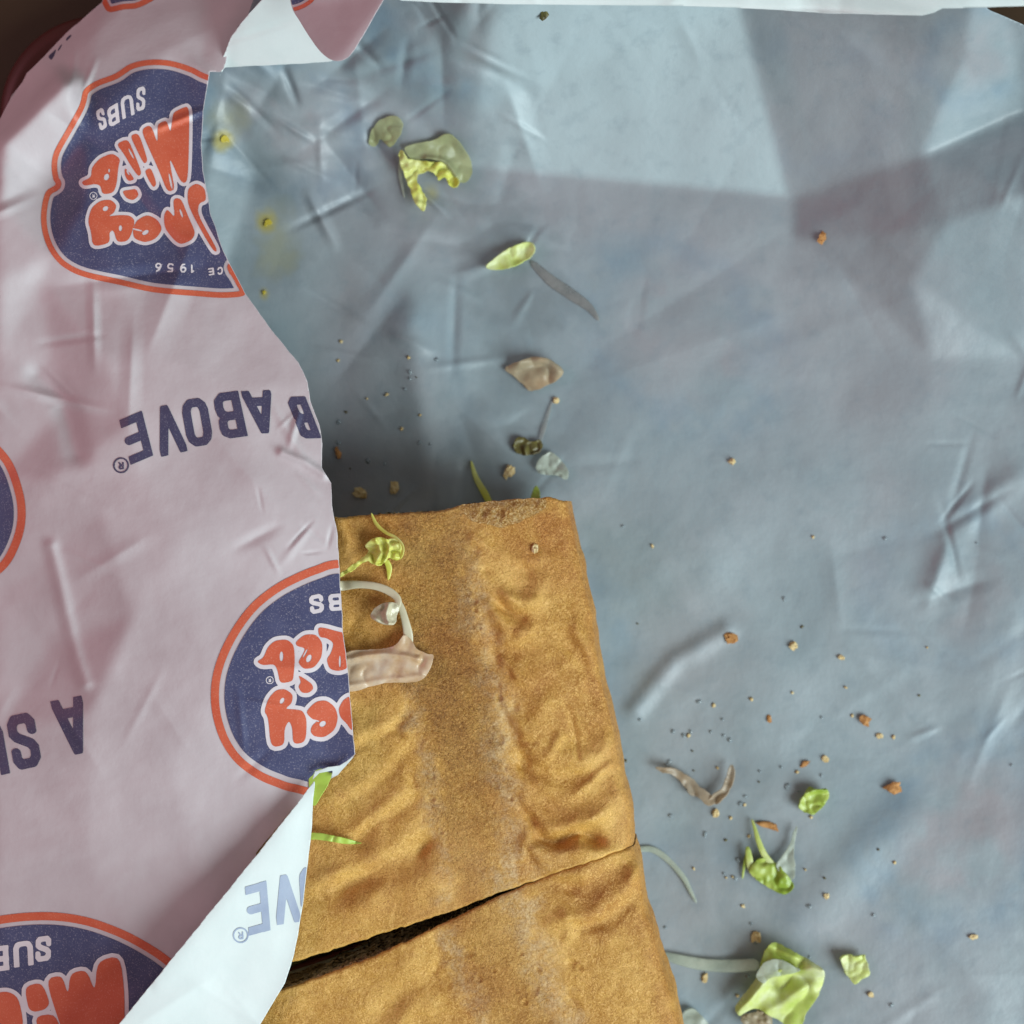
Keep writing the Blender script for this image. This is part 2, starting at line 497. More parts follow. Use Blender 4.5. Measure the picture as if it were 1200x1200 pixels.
# ---------------------------------------------------------------- wrapper: inner sheet
IN = Surf(-240, -120, 1440, 1440, 2.5)
ipts = [  # photo x, photo y, height mm
    (480, 205, 4.5), (550, 190, 3.6), (660, 205, 3.2), (780, 216, 3.0), (930, 231, 3.2),       # 0-4 back fold line
    (450, -120, 50), (600, -120, 80), (868, 0, 36), (850, -120, 58), (1000, -120, 82), (1160, -120, 98),   # 5-10
    (1012, 236, 13.0), (1080, 182, 24.0), (1200, 128, 26.0), (1130, 75, 46.0), (1440, -120, 100), (1440, 60, 60),  # 11-16
    (1015, 275, 12.0), (1110, 262, 24.0), (1200, 230, 33.0), (1440, 180, 50),                   # 17-20
    (1090, 420, 6.4), (1200, 420, 7.0), (1440, 420, 16),                                      # 21-23
    (600, 420, 3), (800, 420, 3), (960, 420, 3.2), (700, 700, 3), (900, 700, 3), (1100, 700, 3.6), (1200, 700, 6.5), (1440, 700, 15),
    (800, 960, 3), (1000, 960, 3.2), (1110, 930, 4.6), (1200, 930, 5.6), (1440, 960, 13), (900, 1200, 3), (1080, 1080, 4.4), (1200, 1200, 6), (1440, 1200, 13),
    (900, 1440, 3), (1440, 1440, 12), (600, 1440, 3), (-240, 1440, 10), (-240, 700, 10), (-240, 200, 12), (300, 700, 3), (300, 1100, 3),
    (480, 330, 5.6), (490, 450, 5.2), (505, 590, 4.0), (550, 330, 3.2), (560, 470, 3.0), (400, 330, 4.0), (400, 480, 3.4), (240, 400, 5.0),
    (300, 200, 5.0), (345, 190, 6.2), (380, 250, 3.6), (250, 100, 14.0), (400, 90, 16.0), (100, 0, 26), (-240, -120, 28), (470, 120, 11.0), (520, 60, 30.0), (430, 170, 6.0), (900, 330, 3.4), (1000, 330, 6.0), (1070, 330, 13.0), (930, 280, 3.6), (560, 130, 16)]
E = [(0, 1), (1, 2), (2, 3), (3, 4), (4, 7), (7, 8), (4, 11), (11, 12), (12, 13), (12, 14), (17, 18), (18, 19), (49, 50), (50, 51), (0, 49)]
IN.from_points(ipts, E, 2)
X, Y = IN.X, IN.Y
top = np.clip((260 - Y) / 200, 0, 1) * np.clip((700 - X) / 250, 0, 1)
IN.Z += 0.0022 * fbm(X, Y, 240, 3, 3) + 0.0003 * fbm(X, Y, 70, 5, 3)
IN.Z += creases(X, Y, 90, 11, (500, 0, 1300, 1300), 0.00045, 120)
IN.Z += creases(X, Y, 60, 12, (230, -20, 620, 260), 0.0017, 60)
IN.Z += creases(X, Y, 30, 13, (380, 200, 660, 600), 0.0010, 70)
IN.Z += creases(X, Y, 30, 14, (1080, 420, 1300, 900), 0.0010, 50)
IN.Z = np.maximum(IN.Z, 0.0018)
# soft dips and swellings seen on the right
def bump_line(S, pts, w, a):
    d = segdist(S.X, S.Y, pts)
    S.Z += a * np.exp(-(d / w) ** 2)
bump_line(IN, [(1060, 960), (1010, 1000), (940, 1080)], 30, 0.0010)
bump_line(IN, [(850, 740), (790, 775), (745, 830)], 12, 0.0012)
bump_line(IN, [(1190, 560), (1130, 610), (1090, 690)], 18, 0.0012)
bump_line(IN, [(480, 380), (500, 520), (515, 590)], 22, 0.0012)

def ell(X, Y, cx, cy, a, b, ang):
    c, s = math.cos(math.radians(ang)), math.sin(math.radians(ang))
    dx, dy = X - cx, Y - cy
    return np.sqrt(((dx * c + dy * s) / a) ** 2 + ((-dx * s + dy * c) / b) ** 2)
def inner_attrs(px, py):
    blue = np.zeros_like(px); pink = np.zeros_like(px)
    n = fbm(px, py, 46, 21, 4)
    n2 = fbm(px, py, 24, 22, 4)
    for cx, cy, a, b, ang, k in ((800, 395, 150, 105, 40, .75), (1130, 980, 150, 110, -50, .9), (560, 40, 150, 80, 20, 1.0), (330, 150, 120, 80, 30, 1.0),
                                 (1120, 690, 120, 100, 0, .5), (620, 760, 130, 120, 20, .7), (830, 1090, 140, 110, 30, .5), (950, 120, 110, 90, 30, .45), (470, 470, 90, 130, 0, .4), (1150, 60, 90, 60, -30, .7)):
        r = ell(px, py, cx, cy, a, b, ang)
        ringm = np.exp(-((r - 0.82 + 0.10 * n) / 0.22) ** 2)
        blue = np.maximum(blue, k * np.clip(ringm * (0.6 + 0.9 * n2), 0, 1))
        pink = np.maximum(pink, k * np.clip((1 - r / 0.75) * 2.0, 0, 1) * np.clip(0.55 + 1.5 * n, 0, 1))
    blue = np.maximum(blue, 0.8 * np.clip(fbm(px, py, 90, 31, 5) * 2.0 - 0.25, 0, 1) * np.clip(1.15 - np.abs(py - 60) / 170, 0, 1) * (px < 660))
    pink = np.maximum(pink, 0.5 * np.clip(fbm(px, py, 200, 33, 4) * 2.2 + 0.1, 0, 1))
    pink = np.maximum(pink, np.clip(1 - np.abs(px - 410) / 75, 0, 1) * np.clip((py - 200) / 150, 0, 1) * np.clip((640 - py) / 40, 0, 1) * 0.9)
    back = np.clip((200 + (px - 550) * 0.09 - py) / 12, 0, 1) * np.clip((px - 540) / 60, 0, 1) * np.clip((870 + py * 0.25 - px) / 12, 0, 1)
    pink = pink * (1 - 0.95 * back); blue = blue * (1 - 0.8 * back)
    facet_light = back  # lit back facet: its brightness goes into the paper colour
    side = np.clip((px - 890 - py * 0.2) / 30, 0, 1) * np.clip((250 - py) / 30, 0, 1) * np.clip((1090 - px) / 40, 0, 1)
    pink = np.maximum(pink, 0.6 * side)
    sauce = np.zeros_like(px)
    for cx, cy, a, b, ang, k in ((262, 162, 11, 14, 20, 1.0), (312, 262, 13, 15, 0, 1.0), (310, 344, 5, 7, 0, .9), (506, 226, 10, 16, 0, .6), (268, 140, 18, 26, 0, .35), (325, 285, 24, 40, 0, .3)):
        r = ell(px, py, cx, cy, a, b, ang)
        sauce = np.maximum(sauce, k * np.clip(1.35 - r + 0.8 * n2, 0, 1))
    g = np.zeros_like(px)
    for cx, cy, a, b, ang, k in ((605, 330, 42, 80, -15, .8), (590, 440, 40, 55, 0, .8), (600, 545, 60, 55, 0, .8), (510, 215, 60, 55, 0, .6), (820, 920, 45, 30, 0, .4), (560, 300, 20, 80, -10, .6),
                                 (905, 1010, 45, 40, 0, .35), (420, 540, 60, 60, 0, .3), (310, 200, 60, 22, 60, .75), (325, 300, 34, 40, 0, .7), (265, 150, 25, 30, 0, .6), (660, 345, 55, 14, 42, .6), (900, 1150, 60, 60, 0, .4)):
        r = ell(px, py, cx, cy, a, b, ang)
        g = np.maximum(g, k * np.clip(1.5 - r + 0.7 * n2, 0, 1))
    return dict(blue=blue, pink=pink, grease=g, sauce=sauce, facet_light=facet_light)

wrap_o = (-0.03, 0.0, 0.0018)
wrapper = thing("sandwich_wrapper", "white deli wrapper printed with blue and orange logos, folded open around the sub", "wrapper", wrap_o)

OUT_IN = [(330, -100), (1120, -100), (1142, -10), (1158, 11), (1182, 21), (1206, 33), (1300, 70), (1420, 110), (1420, 1420), (-60, 1420), (-60, 330), (60, 230), (150, 130), (236, 70), (290, 20)]
F = polysdf(X, Y, OUT_IN)
F += 1.2 * fbm(X, Y, 30, 9, 3) * (Y < 120)
pts, faces = march(F, IN.xs, IN.ys)
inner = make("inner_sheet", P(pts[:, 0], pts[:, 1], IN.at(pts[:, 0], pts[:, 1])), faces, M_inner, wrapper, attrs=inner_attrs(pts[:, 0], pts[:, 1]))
inner["label"] = "bluish greaseproof inside of the wrapper, creased and stained"
solid(inner, 0.00008)

# ---------------------------------------------------------------- bread: shape in the photo and heights
ZT = 0.0440
def q6(*pp): return [(300 + x / 1.936, 580 + y / 1.936) for x, y in pp]
BR = Surf(230, 540, 860, 1320, 1.5)
X, Y = BR.X, BR.Y
Z = np.zeros_like(X)
def ridge(pts, w, a, asym=0.0):
    global Z
    wx_ = X + 8 * fbm(X, Y, 60, 45, 2); wy_ = Y + 8 * fbm(X, Y, 60, 46, 2)
    d = segdist(wx_, wy_, smooth_poly(pts, 6, False))
    L = [math.hypot(p[0] - pts[0][0], p[1] - pts[0][1]) for p in pts][-1]
    m = np.array(pts).mean(0)
    env = np.clip(1.7 - np.hypot(X - m[0], Y - m[1]) / (0.55 * L + 1), 0, 1)
    env = env * env * (3 - 2 * env)
    mod = np.clip(0.75 + 0.8 * fbm(X, Y, 45, 44, 2), 0.1, 1.5)
    Z += 1.15 * a * env * mod * np.exp(-(d / (w * 1.35)) ** 2)
rw = np.random.RandomState(5)
for k_ in range(8):
    y_ = 170 + 84 * k_ + rw.uniform(-32, 32)
    x_ = 525 + 12 * k_ + rw.uniform(-12, 25)
    L_ = rw.uniform(0.55, 1.25); dn = rw.uniform(0.6, 1.7)
    ridge(q6((x_, y_), (x_ + 34 * L_, y_ + 44 * dn), (x_ + 90 * L_, y_ + 66 * dn), (x_ + 170 * L_, y_ + 26 * dn)), rw.uniform(5, 11), rw.uniform(0.0005, 0.0011))
    ridge(q6((x_ - 5, y_ + 25), (x_ + 34 * L_, y_ + 72 * dn), (x_ + 95 * L_, y_ + 92 * dn)), rw.uniform(4, 7), -rw.uniform(0.0005, 0.0010))
for k_ in range(4):
    y_ = 480 + 100 * k_ + rw.uniform(-30, 30)
    ridge(q6((170, y_ + 80), (250, y_ + 40), (330 + 10 * k_, y_ - 40)), rw.uniform(8, 14), rw.uniform(0.0004, 0.0008))
    ridge(q6((200, y_ + 90), (270, y_ + 52), (340 + 10 * k_, y_ - 10)), rw.uniform(5, 9), -rw.uniform(0.0004, 0.0009))
ridge(q6((490, 100), (560, 135), (640, 150)), 5, 0.0009)
ridge(q6((495, 125), (555, 160), (625, 178)), 5, -0.0012)
ridge(q6((500, 165), (560, 215), (640, 245)), 7, 0.0011)
ridge(q6((500, 205), (545, 245), (600, 272)), 5, -0.0010)
ridge(q6((520, 250), (575, 290), (640, 310), (720, 290)), 8, 0.0011)
ridge(q6((545, 330), (600, 350), (680, 330)), 8, -0.0008)
ridge(q6((720, 310), (760, 360), (790, 440)), 9, 0.0010)
ridge(q6((700, 330), (735, 400), (765, 470)), 7, -0.0007)
ridge(q6((590, 420), (650, 450), (720, 430)), 9, 0.0009)
ridge(q6((600, 530), (650, 590), (740, 600), (800, 560)), 9, 0.0009)
ridge(q6((605, 570), (650, 635), (740, 650)), 6, -0.0009)
ridge(q6((700, 470), (715, 540), (722, 600)), 3, -0.0004)
ridge(q6((620, 690), (680, 740), (760, 730), (820, 690)), 11, 0.0011)
ridge(q6((640, 790), (690, 790), (745, 760), (775, 790)), 7, -0.0022)
ridge(q6((610, 815), (700, 820), (770, 812)), 8, 0.0012)
ridge(q6((680, 965), (760, 955), (830, 905), (872, 862)), 10, 0.0022)
ridge(q6((735, 985), (800, 965), (868, 895)), 7, -0.0018)
ridge(q6((700, 1000), (740, 990), (800, 1010)), 6, 0.0009)
ridge(q6((130, 930), (230, 885), (330, 850), (385, 800)), 12, -0.0015)
ridge(q6((130, 895), (230, 845), (330, 800)), 12, 0.0009)
ridge(q6((180, 960), (300, 915), (390, 870)), 12, 0.0010)
ridge(q6((200, 440), (240, 520), (330, 540)), 14, 0.0010)
ridge(q6((200, 200), (230, 260), (225, 330)), 8, -0.0012)
ridge(q6((190, 300), (240, 320), (300, 335)), 8, -0.0012)
ridge(q6((215, 230), (235, 280), (215, 340)), 7, 0.0009)
ridge(q6((190, 60), (205, 100), (195, 140)), 7, 0.0012)
ridge(q6((405, 1000), (420, 1040), (410, 1085)), 5, -0.0012)
ridge(q6((380, 990), (350, 1040), (330, 1080)), 9, 0.0010)
ridge(q6((440, 1130), (360, 1160), (290, 1230)), 12, 0.0014)
ridge(q6((430, 1100), (350, 1120), (250, 1190)), 8, -0.0008)
for cx, cy, a, b, ang, dp in ((520, 172, 7, 4, 30, 1.0), (575, 405, 7, 4, 60, 1.2), (585, 480, 7, 5, 60, 1.1), (600, 615, 9, 4, 55, 1.3), (625, 735, 10, 6, 50, 1.4), (380, 800, 12, 6, -50, 1.5),
                              (325, 540, 8, 5, 40, 1.2), (355, 655, 8, 5, 60, 1.1), (395, 690, 6, 4, 70, .8), (715, 1060, 8, 5, 20, .9), (720, 1150, 12, 5, 50, 1.1), (540, 330, 5, 3, 20, .6)):
    r = ell(X, Y, 300 + cx / 1.936, 580 + cy / 1.936, a, b, ang)
    Z -= dp * 0.0007 * np.exp(-r ** 2)
for cx, cy, r0 in ((495, 240, 9), (497, 262, 6), (508, 302, 5), (550, 460, 8), (492, 488, 4), (552, 555, 13), (578, 690, 5), (400, 640, 6), (403, 690, 5), (545, 660, 7), (480, 1040, 12), (505, 1098, 9), (640, 1075, 7), (632, 1125, 11), (735, 1072, 7),
                   (600, 1040, 6), (465, 345, 5), (520, 395, 5), (565, 620, 6), (420, 765, 5), (610, 1150, 6), (540, 1080, 5), (890, 1185, 3)):
    r = np.hypot(X - 300 - cx / 1.936, Y - 580 - cy / 1.936)
    rr = r0 / 1.936 * 1.15
    r = r * (1 + 0.35 * fbm(X, Y, 9, 49, 2))
    Z += -0.00026 * np.clip(1 - (r / rr) ** 2, 0, 1) + 0.00016 * np.exp(-((r - rr * 1.1) / 1.3) ** 2)
Z += 0.0009 * fbm(X, Y, 90, 41, 3) + 0.00018 * fbm(X, Y, 24, 42, 2)
wx = X + 14 * fbm(X, Y, 60, 47, 3); wy = Y + 14 * fbm(X, Y, 60, 48, 3)
Z += 0.00022 * (ridged(wx, wy, 60, 43, 2) - 0.7)
BR.Z = ZT + Z
RB = q6((470, 20), (485, 90), (500, 190), (515, 310), (540, 410), (555, 500), (560, 600), (570, 700), (575, 790), (560, 860), (600, 930), (625, 1000), (650, 1090), (690, 1180), (720, 1300))
LB = q6((330, 20), (335, 200), (340, 420), (370, 540), (395, 640), (400, 740), (430, 830), (440, 910), (425, 970), (450, 1050), (490, 1130), (520, 1210), (540, 1300))
def bread_attrs(px, py):
    n = fbm(px, py, 22, 51, 4)
    rb = smooth_poly(RB, 4, False); lb = smooth_poly(LB, 4, False)
    dr = segdist(px, py, rb); dl = segdist(px, py, lb)
    ry = np.array([p[1] for p in rb]); rx = np.array([p[0] for p in rb]); lx = np.array([p[0] for p in lb]); ly = np.array([p[1] for p in lb])
    xr = np.interp(py, ry, rx); xl = np.interp(py, ly, lx)
    band = np.clip((px - xl) / 34 + 0.5 + 0.9 * n, 0, 1) * np.clip((xr - px) / 24 + 0.4 + 0.9 * n, 0, 1)
    flour = np.clip(1.25 - dr / 22 + 0.9 * n, 0, 1) * np.clip((py - 630) / 60, 0.35, 1)
    flour = np.maximum(flour, np.clip(1.05 - dl / 16 + 0.9 * n, 0, 1) * np.clip((py - 790) / 40, 0, 1) * 0.9)
    low = np.exp(-((px - 600) / 45) ** 2 - ((py - 1010) / 28) ** 2)
    flour = np.maximum(flour, low * (0.6 + n))
    toast = band * np.clip(1.0 - np.clip((py - 860) / 260, 0, 0.55), 0, 1)
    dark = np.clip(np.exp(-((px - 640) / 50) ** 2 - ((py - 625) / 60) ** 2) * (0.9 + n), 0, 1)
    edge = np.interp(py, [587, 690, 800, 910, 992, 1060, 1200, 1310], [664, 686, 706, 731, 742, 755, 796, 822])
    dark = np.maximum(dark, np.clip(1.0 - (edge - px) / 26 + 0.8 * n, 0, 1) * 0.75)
    dark = np.maximum(dark, np.clip(0.9 - np.abs(px - 440) / 60, 0, 1) * np.clip((830 - py) / 120, 0, 1) * 0.9)  # shade beside the flap painted as browner crust
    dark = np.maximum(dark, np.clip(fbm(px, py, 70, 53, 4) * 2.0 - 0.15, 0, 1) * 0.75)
    return dict(toast=toast, flour=flour, dark=dark)

def resample(pts, n):
    pts = np.array(pts, float)
    s = np.r_[0, np.cumsum(np.hypot(*(pts[1:] - pts[:-1]).T))]
    t = np.linspace(0, s[-1], n)
    return np.stack([np.interp(t, s, pts[:, 0]), np.interp(t, s, pts[:, 1])], -1)

def bread_half(root, topc, botc, left, right, nu, nv, r_top, r_bot):
    T = resample(topc, nu); B = resample(botc, nu); L = resample(smooth_poly(left, 5, False), nv); R = resample(smooth_poly(right, 5, False), nv)
    u = np.linspace(0, 1, nu)[None, :, None]; v = np.linspace(0, 1, nv)[:, None, None]
    C = (1 - v) * T[None] + v * B[None] + (1 - u) * L[:, None] + u * R[:, None]
    C -= (1 - u) * (1 - v) * T[0] + u * (1 - v) * T[-1] + (1 - u) * v * B[0] + u * v * B[-1]
    px, py = C[..., 0], C[..., 1]
    px = px + (0.8 * fbm(px, py, 12, 61, 3) + 3.0 * fbm(py, py * 0, 55, 63, 3)) * (np.abs(u[..., 0] - .5) * 2) ** 6
    jag = 1.8 * fbm(px * 1.0, py * 0.2, 9, 62, 3)
    py = py + jag * np.exp(-((1 - np.abs(v[..., 0] - .5) * 2) * 30) ** 1)
    z = BR.at(px, py)
    # rounded long edges
    wpx = np.abs(px[:, -1:] - px[:, :1])
    Rr = 15.0
    for e in (u[..., 0] * wpx, (1 - u[..., 0]) * wpx):
        q = np.clip(1 - e / Rr, 0, 1)
        z = z - 0.0038 * (1 - np.sqrt(np.clip(1 - q * q, 0, 1)))
        z = z - 0.0012 * np.clip(1 - e / 60, 0, 1) ** 2
    Lv = np.hypot(*(L[-1] - L[0]))
    for e, rad in ((v[..., 0] * Lv, r_top), ((1 - v[..., 0]) * Lv, r_bot)):
        q = np.clip(1 - e / rad, 0, 1)
        z = z - rad * 0.00018 * (1 - np.sqrt(np.clip(1 - q * q, 0, 1)))
    TOPW = P(px, py, z)                               # (nv,nu,3)
    # sides: world-space profile going down with a belly and a seam groove
    ns = 22
    s = np.linspace(0, 1, ns + 1)[1:]
    zb = 0.0045
    def side(col, sgn, ppy):
        out = []
        for k, t in enumerate(s):
            b = 0.0016 * math.sin(min(t, .9) / .9 * math.pi) - 0.010 * max(0, (t - .8) / .2) ** 2 - 0.0025 * math.exp(-((t - .52) / .05) ** 2)
            p = TOPW[:, col].copy()
            p[:, 0] += sgn * (b + 0.0006 * fbm(ppy, np.full_like(ppy, k * 14.0), 60, 65, 3))
            p[:, 2] = p[:, 2] * (1 - t) + zb * t
            out.append(p)
        return out
    Ls = side(0, -1, py[:, 0])[::-1]; Rs = side(-1, 1, py[:, -1])
    G = np.concatenate([np.stack(Ls, 1), TOPW, np.stack(Rs, 1)], 1)      # (nv, M, 3)
    M = G.shape[1]
    pxx = np.concatenate([np.repeat(px[:, :1], ns, 1), px, np.repeat(px[:, -1:], ns, 1)], 1)
    pyy = np.concatenate([np.repeat(py[:, :1], ns, 1), py, np.repeat(py[:, -1:], ns, 1)], 1)
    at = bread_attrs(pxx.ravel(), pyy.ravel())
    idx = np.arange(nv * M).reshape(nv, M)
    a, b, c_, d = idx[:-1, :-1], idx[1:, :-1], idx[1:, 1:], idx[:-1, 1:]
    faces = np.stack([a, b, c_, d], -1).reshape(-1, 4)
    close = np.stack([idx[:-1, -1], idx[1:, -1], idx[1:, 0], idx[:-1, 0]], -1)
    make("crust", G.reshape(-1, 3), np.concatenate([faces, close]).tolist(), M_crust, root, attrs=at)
    # cut ends
    def cap(row, flip, name, mat):
        ring = G[row]
        cen = ring.mean(0); cen[2] = 0.023
        K = 14
        V = []; Fq = []
        rs = np.random.RandomState(3 + row)
        sgn = -1 if flip else 1
        for k in range(K + 1):
            t = k / K
            q = ring * (1 - t) + cen * t
            if k == 0:
                pass
            else:
                q[:, 1] += sgn * (-0.0007 - 0.0012 * math.sin(t * 3)) + 0.0005 * rs.randn(M) * (t < 1)
            V.append(q)
        V = np.concatenate(V)
        for k in range(K):
            for i in range(M):
                i2 = (i + 1) % M
                f = (k * M + i, k * M + i2, (k + 1) * M + i2, (k + 1) * M + i)
                Fq.append(f[::-1] if flip else f)
        make(name, V, Fq, mat, root)
    cap(0, False, "cut_face", M_crumb); cap(-1, True, "cut_face", M_crumb)
    # filling layers seen inside the cut: ham, cheese, lettuce
    def layer(name, z0, amp, inset, seed, mat, th):
        Lx = G[:, ns][:, :2]; Rx = G[:, -ns - 1][:, :2]
        n1, n2 = 40, 44
        V = []
        for j in range(n1):
            vv = (0.03 + 0.955 * j / (n1 - 1)) * (nv - 1)
            jj = int(round(vv))
            for i in range(n2):
                uu = inset + (1 - 2 * inset) * i / (n2 - 1)
                xy = Lx[jj] * (1 - uu) + Rx[jj] * uu
                e = 0.0
                zz = z0 + amp * float(vnoise(np.array(i * .35 + seed), np.array(j * .3 + seed), seed))
                V.append((xy[0], G[jj, ns + int(uu * (nu - 1)), 1] - e, zz))
        Fq = [(j * n2 + i, (j + 1) * n2 + i, (j + 1) * n2 + i + 1, j * n2 + i + 1) for j in range(n1 - 1) for i in range(n2 - 1)]
        solid(make(name, V, Fq, mat, root), th)
    layer("meat_slice", 0.025, 0.0012, 0.04, 3, M_ham, 0.003)
    layer("cheese_slice", 0.0285, 0.001, 0.06, 5, M_onion, 0.002)
    layer("lettuce_layer", 0.0205, 0.0022, 0.03, 7, M_lett_yg, 0.004)

sub_a = thing("sub_half", "golden brown upper half of the cut sub with lettuce and onion on its crust", "sandwich", tuple(P1(520, 800, 0.0045)), "halves of the sub")
bread_half(sub_a,
           [(286, 616), (395, 606), (480, 600), (520, 598), (540, 592), (570, 588), (600, 585), (640, 583), (664, 587)],
           [(282, 1148), (345, 1127), (439, 1097), (523, 1070), (575, 1050), (670, 1017), (742, 992)],
           [(286, 616), (280, 750), (278, 900), (280, 1040), (282, 1148)],
           [(664, 587), (673, 630), (686, 690), (694, 720), (700, 770), (706, 800), (722, 860), (731, 910), (740, 950), (742, 992)], 300, 330, 4, 4)
sub_b = thing("sub_half", "golden brown lower half of the cut sub, below the dark slit", "sandwich", tuple(P1(540, 1180, 0.0045)), "halves of the sub")
bread_half(sub_b,
           [(282, 1180), (345, 1160), (439, 1125), (523, 1083), (575, 1057), (610, 1041), (640, 1028.5), (670, 1017.5), (744, 991.5)],
           [(290, 1310), (450, 1310), (650, 1310), (822, 1310)],
           [(282, 1174), (284, 1220), (288, 1260), (290, 1310)],
           [(744, 991.5), (751, 1022), (755, 1060), (768, 1095), (776, 1130), (788, 1165), (798, 1210), (810, 1260), (822, 1310)], 300, 200, 4, 4)
# torn crumb on the far end of the upper half
Ft = polysdf(BR.X, BR.Y, smooth_poly([(538, 593), (570, 588), (600, 585.5), (636, 584.5), (641, 592), (634, 600), (620, 606), (600, 614), (585, 618), (570, 613), (556, 612), (548, 606)], 4)) + 2.2 * fbm(BR.X, BR.Y, 10, 71, 3)
pts, faces = march(Ft, BR.xs, BR.ys)
dd = np.clip(-polysdf(pts[:, 0], pts[:, 1], [(538, 593), (570, 588), (600, 585.5), (636, 584.5), (641, 592), (620, 606), (585, 618), (556, 612)]) / 6, 0, 1)
zz = BR.at(pts[:, 0], pts[:, 1]) + 0.0001 + dd * (0.0006 + 0.0007 * fbm(pts[:, 0], pts[:, 1], 7, 72, 3))
make("torn_crumb", P(pts[:, 0], pts[:, 1], zz), faces, M_torn, sub_a)["label"] = "torn pale crumb at the far end of the crust"

# ---------------------------------------------------------------- wrapper: printed flap on the left
FL = Surf(-240, -80, 480, 1400, 2.0)
fp = [(240, 85, 36), (236, 140, 38), (238, 200, 40), (250, 260, 43), (288, 345, 48), (330, 395, 52), (362, 445, 56), (374, 500, 58.5), (380, 552, 60), (390, 590, 61), (398, 640, 61.5), (402, 720, 61), (410, 800, 60.5), (418, 885, 60),  # 0-13
      (368, 915, 58.5), (320, 975, 58.5), (250, 1060, 59.0), (180, 1150, 59), (130, 1210, 58), (60, 1300, 55), (480, 1400, 58), (480, 900, 60), (480, 500, 60), (480, 100, 40),   # 14-23
      (320, 640, 62.2), (300, 560, 61), (200, 640, 60.5), (155, 720, 58), (105, 835, 54), (60, 760, 42), (0, 700, 37), (0, 860, 44), (120, 600, 56.0), (165, 560, 57),   # 24-33
      (250, 800, 61), (200, 900, 58), (100, 1000, 53.5), (0, 1000, 48), (0, 1150, 47), (300, 900, 60),                    # 34-39
      (60, 560, 52), (0, 560, 44), (75, 480, 47.0), (62, 420, 44.5), (0, 420, 44), (120, 420, 54), (200, 420, 55.5), (280, 460, 57.5), (150, 500, 57),             # 40-48
      (60, 300, 47), (48, 330, 44), (0, 330, 46.5), (150, 350, 50), (100, 235, 45), (160, 220, 41), (130, 120, 41), (76, 94, 48), (100, 158, 40), (4, 166, 44), (0, 240, 46), (64, 212, 35),  # 49-60
      (200, 60, 33), (160, 40, 29), (100, 90, 36), (60, 80, 26), (120, 0, 19), (240, 0, 24), (320, -80, 20), (100, -80, 12), (-60, 160, 20), (-240, -80, 20),   # 61-70
      (-120, 300, 30), (-120, 600, 32), (-120, 900, 34), (-120, 1200, 36), (-240, 400, 8), (-240, 900, 8), (-240, 1400, 10), (0, 1400, 46), (200, 1400, 52), (195, 160, 39.5), (210, 300, 45)]
FE = [(56, 57), (57, 60), (56, 58), (58, 60), (26, 27), (27, 28), (42, 43), (54, 80), (49, 50), (26, 32)]
FL.from_points([(x, y, z * 0.81) for x, y, z in fp], FE, 3)
X, Y = FL.X, FL.Y
FL.Z += 0.0008 * fbm(X, Y, 170, 83, 3) + 0.00022 * fbm(X, Y, 50, 84, 3)
FL.Z += creases(X, Y, 22, 85, (-40, 0, 300, 480), 0.0016, 80)
FL.Z += creases(X, Y, 16, 86, (0, 480, 400, 900), 0.0006, 50)
FL.Z += creases(X, Y, 12, 87, (300, 380, 400, 660), 0.0014, 30)
bump_line(FL, [(45, 440), (75, 470), (90, 530)], 14, -0.0022)
bump_line(FL, [(330, 530), (358, 542), (380, 556)], 5, 0.0012)
bump_line(FL, [(60, 640), (90, 770), (100, 800)], 8, 0.0012)
EDGE = [(246, 84), (238, 130), (236, 170), (238, 200), (247, 250), (262, 295), (288, 345), (322, 392), (350, 425), (360, 447), (364, 470), (374, 497), (378, 520), (377, 548), (388, 566), (389, 592), (396, 630), (399, 690), (402, 740),
        (408, 790), (412, 840), (416, 884), (406, 894), (396, 905)]
OUT_FL = [(134, -60), (120, 2), (97, 22), (78, 38), (52, 66), (31, 86), (26, 96), (14, 112), (0, 140), (-40, 190), (-230, 260), (-230, 1390), (300, 1390), (300, 1000), (372, 914)] + EDGE[::-1] + [(258, 84), (262, 80), (268, 60), (276, 42), (292, 22), (312, 0), (318, -60)]
FF = polysdf(X, Y, OUT_FL)
FF = FF + 0.7 * fbm(X, Y, 16, 91, 3)
# the flap's upper left side rolls down over the basket rim
dr = segdist(X, Y, [(134, -60), (120, 2), (78, 38), (31, 86), (0, 140), (-40, 190), (-230, 260)])
FL.Z -= 0.0045 * np.clip(1 - dr / 26, 0, 1) ** 2
pts, faces = march(FF, FL.xs, FL.ys)
flap = make("printed_flap", P(pts[:, 0], pts[:, 1], FL.at(pts[:, 0], pts[:, 1])), faces, M_outer, wrapper)
flap["label"] = "printed pinkish white flap folded over the left of the sandwich"
solid(flap, 0.00012)

